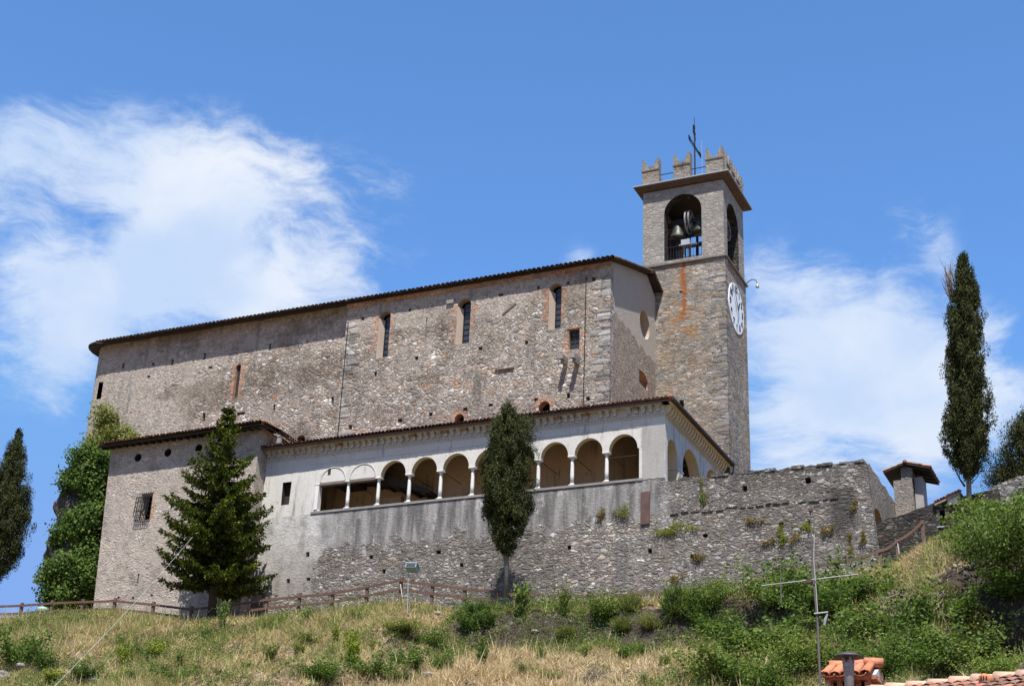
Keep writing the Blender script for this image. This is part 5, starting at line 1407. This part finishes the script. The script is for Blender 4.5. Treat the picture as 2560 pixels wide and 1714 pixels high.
# broad tree, mostly out of frame, added with a dense crown to shade the hollow
rng = np.random.default_rng(77)
tb = np.array((-2.0, -12.3, float(ground(-2.0, -12.3))))
tt_ = thing("shading_broadleaf_tree", tuple(tb), "broad leafy tree added to shade the dark hollow at the right edge", "tree")
trunk([tb - (0, 0, .3), tb + (-.2, .1, 2.2), (-2.8, -12.4, 18.8)], [.22, .18, .1], "trunk", BARK, tt_)
mb = MB()
for e in ((-5.8, -12.8, 18.6), (-4.4, -13.8, 18.9), (-1.0, -13.2, 20.4), (-3.4, -12.2, 20.3)): mb.tube([(-2.6, -12.4, 17.4), ((-2.6 + e[0]) / 2, (-12.4 + e[1]) / 2, (17.9 + e[2]) / 2), e], [.09, .06, .02], 5)
mb.build("limbs", BARK, tt_)
v, f = join(blob_leaves((-5.9, -12.7, 18.7), (2.3, 2.1, .95), 190, 34, .12, rng, .26, .7, None, .3, .1), blob_leaves((-2.6, -13.2, 19.3), (2.6, 2.3, 1.35), 230, 34, .12, rng, .28, .7, None, .3, .1), blob_leaves((-4.4, -14.4, 18.9), (2.2, 1.5, .9), 160, 30, .12, rng, .3, .7, None, .3, .1))
put(bpy.data.objects.new("crown", npmesh("crown", v, f, L_MID)), tt_)
# dry branches
db = thing("dry_branches", tuple(hit(2310, 1560)), "heap of bare grey dead branches hanging down the right bank", "branches")
mb = MB(); R = random.Random(31)
for i in range(70):
    x = R.uniform(2225, 2385); y = R.uniform(1498, 1560); g = hit(x, y) + np.array((0, -.3, .35))
    d = np.array((R.uniform(-.7, .5), R.uniform(-.6, -.1), R.uniform(-1.3, -.2))); L = R.uniform(.8, 2.2)
    p2 = g + d * L * .5 + np.array((R.uniform(-.2, .2), -.2, .25)); p3 = g + d * L
    mb.tube([g, p2, p3], [.03, .022, .008], 4)
    for q in range(2):
        e = p2 + np.array((R.uniform(-.6, .6), R.uniform(-.3, .2), R.uniform(-.7, .1))); mb.tube([p2, e], [.014, .006], 4)
mb.build("branch_heap", TWIG, db)
# wall plants
wl = 0
WP = [(c3(850, 890), .5, .5, L_OLI, "drooping green plant growing from the retaining wall left of the rusty panel"), (c3(700, 895), .28, .35, L_TUFT, "small tuft on the retaining wall left of the drooping green plant"), (c3(1150, 980), .95, .38, L_YEL, "widest yellow moss cushion on the wall right of the rusty panel"),
      (c3(1335, 810), .2, .75, L_BRI, "bright creeper hanging below the porch side arches"), (c3(1300, 1165), .45, .3, L_TUFT, "rusty tuft low on the wall below the creeper"), (c3(1180, 1290), .35, .25, L_TUFT, "rusty tuft just above the fence in the middle of the parapet wall"),
      (c6(358, 655), .36, .4, L_YEL, "yellow tuft under a putlog hole left of the antenna mast"), (c6(515, 630), .36, .38, L_YEL, "yellow tuft under a putlog hole beside the antenna mast top"), (c6(290, 700), .4, .2, L_TUFT, "flat rusty tuft left of the yellow tufts"), (c6(445, 685), .36, .18, L_TUFT, "flat rusty tuft between the two yellow tufts"),
      (c6(640, 640), .34, .45, L_TUFT, "hanging rusty tuft right of the antenna mast top"), (c6(780, 490), .24, .26, L_TUFT, "rusty tuft at the top of the dark stained strip"), (c6(850, 690), .22, .45, L_TUFT, "hanging rusty tuft near the parapet corner"), (c6(775, 710), .2, .4, L_TUFT, "hanging rusty tuft in the dark stained strip"), (c6(210, 580), .4, .22, L_TUFT, "rusty tuft high on the parapet wall left of centre"), (c6(330, 880), .2, .28, L_TUFT, "rusty tuft low on the wall above the antenna arm")]
rng = np.random.default_rng(55)
for (q, rx, rz, mt_, lab) in WP:
    p = on(1, -.02, *q); n_ = int(420 * rx * rz / .15) + 120
    cen = np.stack([rng.normal(size=n_) * rx * .45, -np.abs(rng.normal(size=n_)) * .08 - .02, rng.normal(size=n_) * rz * .45], 1) + p
    k_ = rng.normal(size=(5, 3)) * (rx * .5, 0, rz * .5); cen = cen * [.55, 1, .55] + p * [.45, 0, .45] + k_[rng.integers(0, 5, n_)] - (0, 0, .1); v, f = leaf_quads(cen, .075, np.tile((0, -1., .2), (n_, 1)), rng, .4, -.5); put(bpy.data.objects.new("wall_plant", npmesh("wall_plant", v, f, mt_)), None, lab, "plant", "plants growing from the retaining wall")
# grass on the tower battlement
p = np.array((-24.5, 15.7, ZM + 1.5)); n_ = 90; cen = p + rng.normal(size=(n_, 3)) * (.1, .2, .12)
v, f = leaf_quads(cen, .5, None, rng, .07, 1.6); put(bpy.data.objects.new("battlement_weed", npmesh("battlement_weed", v, f, L_OLI)), None, "grass tuft growing on the rear corner of the tower battlements", "plant")
p = np.array((-27.1, 11.15, ZM + 1.2)); n_ = 50; cen = p + rng.normal(size=(n_, 3)) * (.15, .05, .06)
v, f = leaf_quads(cen, .4, None, rng, .06, 1.4); put(bpy.data.objects.new("battlement_weed", npmesh("battlement_weed", v, f, L_OLI)), None, "grass tuft in the notch of the middle front merlon", "plant")

# pale rocks in the lower grass
for (px, py, s, lab) in ((55, 1668, .9, "pale limestone rock beside the large dark bush, bottom left"), (10, 1690, .8, "pale limestone rock at the bottom left corner"), (235, 1706, .9, "pale rock on the bottom edge under the overhead wire"), (1075, 1690, .8, "pale rock poking out of the bushes at the bottom middle"), (1105, 1555, .5, "flat grey stone in the grass below the fence right of the floodlight"), (1095, 1535, .5, "flat grey stone near the floodlight pole foot"), (1240, 1640, .45, "grey stone at the foot of the earth bank"), (1340, 1580, .5, "pale stone in the earth bank below the young trees"), (1362, 1507, .35, "small white stone between the two bright young trees")):
    g = hit(px, py); bm = bmesh.new(); bmesh.ops.create_icosphere(bm, subdivisions=3, radius=s * .38); R = random.Random(px)
    ph = [R.uniform(0, 6) for _ in range(6)]
    for v_ in bm.verts:
        k = 1 + .2 * math.sin(v_.co.x * 7 / s + ph[0]) + .16 * math.sin(v_.co.y * 9 / s + ph[1]) + .13 * math.sin(v_.co.z * 12 / s + ph[2]) + R.uniform(-.05, .05); v_.co = Vector((v_.co.x * k * 1.3, v_.co.y * k, v_.co.z * k * .7))
    me = bpy.data.meshes.new("rock"); bm.to_mesh(me); bm.free(); me.materials.append(PALEROCK); o = bpy.data.objects.new("rock", me); o.location = (g[0], g[1], g[2] + .02); put(o, None, lab, "rock", "rocks showing in the grass")

# ------------------------------------------------------------------ grass
rng = np.random.default_rng(101)
N = 300000
X = np.where(rng.uniform(0, 1, N * 2) < .93, rng.uniform(-70, 2, N * 2), rng.uniform(2, 16, N * 2)); Y = rng.uniform(-27, -.2, N * 2)
yf = np.interp(X, FX, FY); s = yf - Y
slope = (ground(X, Y + .2) - ground(X, Y - .2)) / .4
keep = (s > -2.6) & (slope < .75 + rng.uniform(0, .5, N * 2)); keep &= rng.uniform(0, 1, N * 2) < np.where(s < 0, .7, 1)
X = X[keep][:N]; Y = Y[keep][:N]; N = len(X); tall = np.where(rng.uniform(0, 1, N) < .045, 2.3, 1.)
cl_ = bump2(X * 2.3 + 4, Y * 2.3) + bump2(Y * 1.1, X * 1.3 + 9) * .8
Hh = np.clip(.24 + .2 * cl_ + rng.uniform(-.12, .2, N), .08, .75) * tall * np.clip(.35 + (np.interp(X, FX, FY) - Y) / 3.5, .35, 1)
Z = ground(X, Y)
a = rng.uniform(0, 6.28, N); ln = rng.uniform(.3, 1.9, N) / tall ** 1.6
ww = rng.uniform(.018, .04, N)
base = np.stack([X, Y, Z - .03], 1); tip = base + np.stack([np.cos(a) * ln * Hh, np.sin(a) * ln * Hh, Hh], 1)
b_ = rng.uniform(0, 6.28, N); side = np.stack([np.cos(b_) * ww, np.sin(b_) * ww, np.zeros(N)], 1)
v = np.stack([base - side, base + side, tip], 1).reshape(-1, 3); f = np.arange(3 * N).reshape(N, 3)
mt, m = newmat("meadow_grass_blades"); p = m.pos(); r = m.island()
dry = m.ramp(r, [(0, (.40, .29, .145)), (.5, (.60, .46, .255)), (1, (.72, .59, .36))]); grn = m.ramp(r, [(0, (.13, .17, .04)), (.5, (.245, .275, .075)), (1, (.37, .37, .14))])
x, y, z = m.sep(p)
mk = m.rng(m.math('ADD', m.noise(p, .55, 4, .6), m.math('MULTIPLY', m.math('SUBTRACT', r, .5), .3)), .44, .58)
shelf = m.math('MULTIPLY', m.rng(y, -9.5, -12.5), m.math('MULTIPLY', m.rng(x, -35, -30), m.rng(x, -17, -19)))
mk = m.math('MULTIPLY', mk, m.math('SUBTRACT', 1., m.math('MULTIPLY', shelf, .85)))
c = m.mix(mk, dry, grn)
bb = m.n('ShaderNodeBsdfPrincipled', {'Base Color': c, 'Roughness': .7, 'Specular IOR Level': .15}); tr_ = m.n('ShaderNodeBsdfTranslucent', {'Color': c}); mx = m.n('ShaderNodeMixShader', {0: .3, 1: bb.outputs[0], 2: tr_.outputs[0]}); o_ = m.n('ShaderNodeOutputMaterial'); m.L.new(mx.outputs[0], o_.inputs[0])
put(bpy.data.objects.new("grass", npmesh("grass", v, f, mt)), None, "dry straw and green grass covering the slope", "grass", None, 'stuff')

rng = np.random.default_rng(202)
N = 124000
X = rng.uniform(-68, 12, N); Y = rng.uniform(-27, -2.5, N); yf = np.interp(X, FX, FY); s = yf - Y
fl_ = bump2(X * 2.1 + 7, Y * 2.1 + 2) + .6 * bump2(Y * 4.1 + 1, X * 3.7)
thr = np.where(X > -17, .0, .30) - np.where((X > -34) & (X < -17) & (s > 1.2) & (s < 6.2), .8, 0) + np.where((X > -35) & (X < -19) & (Y < -11), .5, 0) + np.where((X > -13.5) & (X < -10) & (Y > -6.5), .5, 0)
kp = (s > .2) & (fl_ + rng.normal(size=N) * .12 > thr); X = X[kp][:44000]; Y = Y[kp][:44000]; N = len(X); nl = 10
hg = rng.uniform(.1, .6, N) * rng.choice([.6, 1., 1.5], N)
C = np.stack([X, Y, ground(X, Y)], 1)[:, None, :] + np.clip(rng.normal(size=(N, nl, 3)), -1.6, 1.6) * (.15, .15, 0) + np.stack([np.zeros((N, nl)), np.zeros((N, nl)), rng.uniform(0, 1, (N, nl)) * hg[:, None]], -1)
v, f = leaf_quads(C.reshape(-1, 3), .095, None, rng, .5, .4)
me = npmesh("undergrowth", v, f, [L_MID, L_BRI, L_OLI, L_DARK]); me.polygons.foreach_set('material_index', np.repeat(rng.choice(4, N, p=[.42, .18, .26, .14]), nl).astype(np.int32))
put(bpy.data.objects.new("undergrowth", me), None, "leafy weeds scattered through the grass of the slope", "undergrowth", None, 'stuff')

# ------------------------------------------------------------------ fences
def fence(name, lab, pts, Yf, rails, hpost=1.1, bend=0., mats=(POSTW, FENCEW)):
    P = []
    for (px, pt, pb) in pts:
        Yq = Yf(px) if callable(Yf) else Yf
        q = on(1, Yq, px, pt); z0 = float(ground(q[0], Yq)); P.append((q[0], Yq, min(z0, q[2] - .7) - .2, q[2]))
    t = thing(name, (P[len(P) // 2][0], P[len(P) // 2][1], P[len(P) // 2][2]), lab, "fence")
    for (x, y, z0, z1) in P:
        mb = MB(); w = .085; mb.box((x - w, y - .07, z0), (x + w, y + .07, z1)); mb.build("post", mats[0], t)
    for i in range(len(P) - 1):
        a, b = P[i], P[i + 1]
        for dz, sag in rails:
            mb = MB(); A = Vector((a[0], a[1] - .1, a[3] - dz)); B = Vector((b[0], b[1] - .1, b[3] - dz)); n = 4 if sag else 1
            for k in range(n):
                u0, u1 = k / n, (k + 1) / n
                f0 = A.lerp(B, u0) - Vector((0, 0, sag * 4 * u0 * (1 - u0))); f1 = A.lerp(B, u1) - Vector((0, 0, sag * 4 * u1 * (1 - u1)))
                mb.beam(f0, f1, .06, .13)
            mb.build("rail", mats[1], t)
    return t


fence("wooden_fence", "brown post and rail fence with two rails along the top of the slope",
      [(-20, 1509, 1540), (56, 1506, 1537), (132.5, 1500, 1530), (209, 1497, 1535), (289, 1494, 1530), (385, 1503, 1535), (480, 1515, 1545), (575, 1505, 1540), (668.7, 1491, 1533), (750, 1483, 1537), (833, 1475, 1525), (919, 1459, 1509), (1004, 1442, 1497), (1082, 1453, 1505), (1163, 1463, 1522), (1243, 1470, 1526)], -3.5, [(.2, .0), (.68, .0)])
fence("wooden_fence", "sagging single rail fence running below the parapet to the gateway",
      [(1243.5, 1472, 1520), (1329, 1480, 1510), (1415, 1481, 1510), (1505, 1482, 1510), (1600, 1477, 1500), (1693, 1470, 1490), (1790, 1454, 1480), (1887, 1446, 1480), (1986, 1415, 1450), (2095, 1398, 1420), (2200, 1372, 1400), (2243, 1347, 1392), (2306, 1300, 1370)], lambda px: float(np.interp(px, [1243, 1700, 1900, 2100, 2320], [-3.4, -2.9, -2.4, -1.6, -.6])), [(.12, .1)])
st = thing("white_stake", tuple(hit(1012, 1500)), "white stick leaning on the fence beside the floodlight pole", "stake")
a = on(1, -3.75, 1001, 1459); b = on(1, -3.9, 1007, 1502); MB().tube([a, b], .02, 6).build("stick", LIME, st)
st = thing("white_stake", tuple(hit(2250, 1385)), "white stick leaning on a grey post near the gateway", "stake")
a = on(1, -1.3, 2244, 1357); b = on(1, -1.35, 2248, 1383); MB().tube([a, b], .02, 6).build("stick", LIME, st)
gp = thing("garden_bin", (-62.9, -2, 21), "small pale green container standing behind the fence below the ivy", "container")
q = on(1, -2.4, 107, 1523); MB().lathe([(.34, -1.0), (.36, -.05), (.38, 0), (.3, .12), (.02, .2)], tuple(q), 16).build("container_body", GREENP, gp, smooth=True)

# floodlight on a pole
fl = thing("pole_floodlight", tuple(hit(1019, 1534)), "bluish box floodlight on a thin grey pole below the porch", "floodlight")
g = hit(1019, 1534); tpz = on(1, g[1], 1021, 1432)
MB().tube([g - np.array((0, 0, .3)), (tpz[0], g[1], tpz[2])], .034, 8).build("pole", SHEET, fl)
mb = MB(); R3 = Matrix.Translation((tpz[0] + .2, g[1], tpz[2] + .28)) @ Matrix.Rotation(rad(-24), 4, 'X') @ Matrix.Rotation(rad(6), 4, 'Z'); mb.box((-.3, -.22, -.13), (.3, .26, .13), 0, R3); hd = mb.build("lamp_head", BLUEHEAD, fl)
MB().box((-.25, -.234, -.1), (.25, -.222, .08), 0, R3).build("lamp_glass", GLASS, hd)
MB().box((-.33, -.25, .131), (.33, .28, .16), 0, R3).build("lamp_visor", STEEL, hd)

# ------------------------------------------------------------------ foreground: house roof, chimneys, antenna, wire
YF = -45.
ra = on(1, YF, 2170, 1716); ZRG = float(ra[2]) - .155; rx0 = float(ra[0])
hs = thing("foreground_house", (0, -45, 0), "near house with patchy orange barrel tiles and a pale ridge, bottom right", "house")
rd0 = np.array((rx0, YF, ZRG)); rdir = np.array((2.8, -.8, 0)); rdir = rdir / np.linalg.norm(rdir); rd1 = rd0 + rdir * 9.5
dn_ = np.array((rdir[1], -rdir[0], 0)); dn_ = dn_ if dn_[1] < 0 else -dn_
def down(p, k, sgn=1): return p + sgn * dn_ * k + np.array((0, 0, -.36 * k))
mb = MB()
for sgn in (1, -1):
    vs = [down(rd0, 4.2, sgn), down(rd1, 4.2, sgn), rd1, rd0]; vs = vs if sgn > 0 else vs[::-1]
    mb.add(vs + [v_ - np.array((0, 0, .15)) for v_ in vs], [(0, 1, 2, 3), (7, 6, 5, 4), (0, 4, 5, 1), (1, 5, 6, 2), (2, 6, 7, 3), (3, 7, 4, 0)])
hr = mb.build("roof", SOFFIT, hs)
mb = MB(); tiles(mb, down(rd0, 4.2), down(rd1, 4.2), rd0, rd1, .2, .36, 51, .07); tiles(mb, down(rd0, 4.2, -1), down(rd1, 4.2, -1), rd0, rd1, .2, .36, 52, .07)
tl = mb.build("roof_tiles", TILEMIX, hr, smooth=True); sm = tl.modifiers.new("thickness", 'SOLIDIFY'); sm.thickness = .018
mb = MB(); n = int(9.5 / .4)
for i in range(n):
    a = rd0 + rdir * (i * .4 - .02) + np.array((0, 0, .02)); b = rd0 + rdir * (i * .4 + .44) + np.array((0, 0, .0)); mb.tube([a + (0, 0, random.uniform(0, .02)), b], [.17, .145], 14)
mb.build("ridge_tiles", ORANGER, hr, smooth=True)
mb = MB(); e0 = down(rd0, 3.8); e1 = down(rd1, 3.8); f0 = down(rd0, 3.8, -1); f1 = down(rd1, 3.8, -1)
q = [e0, e1, f1, f0]; vs = [(p[0], p[1], -.5) for p in q] + [(p[0], p[1], e0[2] - .2) for p in q] + [tuple(rd0 - (0, 0, .16)), tuple(rd1 - (0, 0, .16))]
mb.add(vs, [(0, 1, 5, 4), (1, 2, 6, 5), (2, 3, 7, 6), (3, 0, 4, 7), (4, 8, 7), (5, 6, 9)]); mb.build("house_wall", CEMENT, hs)
mb = MB()
p = down(rd0 + rdir * 2.45, .42) + np.array((0, 0, .12)); mb.tube([p, p + dn_ * .22 + np.array((0, 0, -.02))], [.09, .105], 12); mb.build("vent_tile", TILENEW, hr, smooth=True)
mb = MB()
for k in (-1, 0, 1): mb.box(tuple(p + dn_ * .222 + rdir * (k * .045 - .012) + np.array((0, 0, -.05))), tuple(p + dn_ * .235 + rdir * (k * .045 + .012) + np.array((0, 0, .04))))
mb.build("vent_grate", IRON, hr)
# lower wing carrying chimney, flue and mast
lo = thing("lower_house", (-8, -45, 0), "lower tiled wing beneath the chimneys, just below the frame", "house")
mb = MB(); mb.box((-10.5, -46.5, -.5), (-5.7, -42.5, 5.2)); mb.build("house_wall", CEMENT, lo)
mb = MB(); tiles(mb, (-10.7, -46.8, 5.1), (-5.7, -46.8, 5.1), (-10.7, -44.6, 5.85), (-5.7, -44.6, 5.85), .2, .4, 61, .07); tiles(mb, (-10.7, -42.3, 5.1), (-5.7, -42.3, 5.1), (-10.7, -44.6, 5.85), (-5.7, -44.6, 5.85), .2, .4, 62, .07)
mb.build("roof_tiles", TILEMIX, lo, smooth=True)
# tiled chimney
YC = -44.6
cl0 = on(1, YC, 2066, 1690); cr0 = on(1, YC, 2196, 1690); rg = on(1, YC, 2130, 1652)
x0, x1 = float(cl0[0]), float(cr0[0]); zr_ = float(rg[2]) - .11; ze_ = zr_ - .25; half = .42
ch = thing("chimney", ((x0 + x1) / 2, YC, 5), "brick chimney topped with bright orange tiles, bottom right", "chimney")
mb = MB(); mb.box((x0 + .12, YC - half + .08, 5.0), (x1 - .02, YC + half - .08, ze_ - .22)); 
for k in range(5): xx = x0 + .14 + k * (x1 - x0 - .28) / 4; mb.box((xx - .05, YC - half + .1, ze_ - .22), (xx + .05, YC + half - .1, ze_ - .06))
mb.build("stack", BRICKN, ch)
mb = MB(); mb.box((x0 + .06, YC - half, ze_ - .06), (x1 + .04, YC + half, ze_ + .02)); mb.build("brick_course", BRICKN, ch)
mb = MB(); pr_g = [(YC - half + .05, ze_ + .02), (YC + half - .05, ze_ + .02), (YC, zr_ - .05)]
mb.add([(xx, y_, z_) for xx in (x0 + .12, x1 + .02) for y_, z_ in pr_g], [(0, 2, 1), (3, 4, 5), (0, 3, 5, 2), (1, 2, 5, 4)]); mb.build("gable", CEMENT, ch)
mb = MB(); tiles(mb, (x0, YC - half - .14, ze_ - .05), (x1 - .02, YC - half - .14, ze_ - .05), (x0 + .05, YC, zr_), (x1 - .02, YC, zr_), .2, .55, 71, .05, 1); tiles(mb, (x0, YC + half + .14, ze_ - .05), (x1, YC + half + .14, ze_ - .05), (x0 + .05, YC, zr_), (x1, YC, zr_), .2, .55, 72, .05, 1)
tl = mb.build("tile_cap", TILENEW, ch, smooth=True); sm = tl.modifiers.new("thickness", 'SOLIDIFY'); sm.thickness = .018
mb = MB()
for i in range(3): L = (x1 - x0) / 3; mb.tube([(x0 + .08 + i * L, YC, zr_ + .05 + .012 * i), (x0 + .08 + (i + 1.06) * L, YC, zr_ + .035 + .012 * i)], [.1, .085], 12)
mb.build("ridge_tiles", TILENEW, ch, smooth=True)
# metal flue with cowl
YV = -46.0
b = on(1, YV, 2120, 1720); t_ = on(1, YV, 2120, 1668); cw = on(1, YV, 2120, 1640); sc = ray_depth(cw) / FPX
fu = thing("metal_flue", (b[0], YV, 5), "grey metal flue with a wide flat cowl in front of the tiled chimney", "chimney")
MB().lathe([(.085, 0), (.085, float(t_[2]) - 4.9), (.095, float(t_[2]) - 4.88), (.095, float(t_[2]) - 4.82), (.09, float(t_[2]) - 4.8), (.088, float(cw[2]) - 5.12)], (float(cw[0]), YV, 4.9), 16).build("pipe", SHEET, fu, smooth=True)
mb = MB()
for k in range(4): a = k * 1.57 + .6; mb.beam((cw[0] + .08 * math.cos(a), YV + .08 * math.sin(a), cw[2] - .26), (cw[0] + .1 * math.cos(a), YV + .1 * math.sin(a), cw[2] + .02), .045, .02)
mb.build("cowl_stay", SHEET, fu)
MB().lathe([(.255, 0), (.26, .012), (.2, .05), (.1, .085), (.05, .1), (.02, .12)], (float(cw[0]), YV, float(cw[2]) - .02), 24).build("cowl", COWL, fu, smooth=True)
# antenna
YA = -45.4
m0 = on(1, YA, 2051, 1725); m1 = on(1, YA, 2044, 1560); m2 = on(1, YA, 2033, 1440); m3 = on(1, YA, 2025, 1264)
anx = thing("antenna_mast", (float(m0[0]), YA, 5), "tall rusty aerial mast with a long level arm rising above the thicket", "antenna")
dx = m1 - m0
MB().tube([m0 - np.array((0, 0, 1.6)), m1, m2, m3], [.024, .021, .017, .011], 8).build("mast", MASTM, anx)
mb = MB(); a = on(1, YA - .06, 1904, 1463); b = on(1, YA - .06, 2146, 1434); mb.tube([a, b], .009, 8); bm_ = mb.build("boom", STEEL, anx)
mb = MB()
for (px, yt, yb, rr_) in ((1951, 1414, 1507, .011), (1904, 1420, 1500, .003), (2117, 1393, 1430, .005), (2171, 1390, 1480, .002), (1985, 1405, 1460, .003)):
    mb.tube([on(1, YA - .06, px, yt), on(1, YA - .06, px + 2, yb)], rr_, 6)
mb.build("elements", MASTM, anx)
mb = MB(); mb.tube([on(1, YA - .03, 2036, 1335), on(1, YA - .03, 2034, 1400), on(1, YA - .03, 2040, 1470), on(1, YA - .03, 2044, 1530)], .008, 6); mb.build("feed_cable", CABLE, anx)
mb = MB(); q = on(1, YA, 2022, 1454); mb.box((q[0] - .03, YA - .08, q[2] - .03), (q[0] + .07, YA + .03, q[2] + .03)); q = on(1, YA, 2026, 1274); mb.box((q[0] - .04, YA - .04, q[2] - .03), (q[0] + .04, YA + .04, q[2] + .02)); mb.build("clamp", RUSTP, anx)
mb = MB(); mb.tube([on(1, YA - .03, 2036, 1533), on(1, YA - .03, 2070, 1529)], .014, 6); mb.tube([on(1, YA - .03, 2069, 1533), on(1, YA - .03, 2063, 1548), on(1, YA - .03, 2061, 1562)], [.012, .03, .02], 6); mb.build("side_bracket", STEEL, anx)
# overhead wire
wr = thing("overhead_wire", tuple(on(1, -5.2, 497, 1322)), "thin pale wire crossing the left slope down to the bottom edge", "wire")
a = on(1, -5.0, 499, 1320); b = on(1, -34, 60, 1790); mid = (a + b) / 2
PW = [a + (b - a) * t - np.array((0, 0, .25 * 4 * t * (1 - t))) for t in np.linspace(0, 1, 24)]
MB().tube(PW, .0085, 6).build("wire_strand", CABLE, wr)
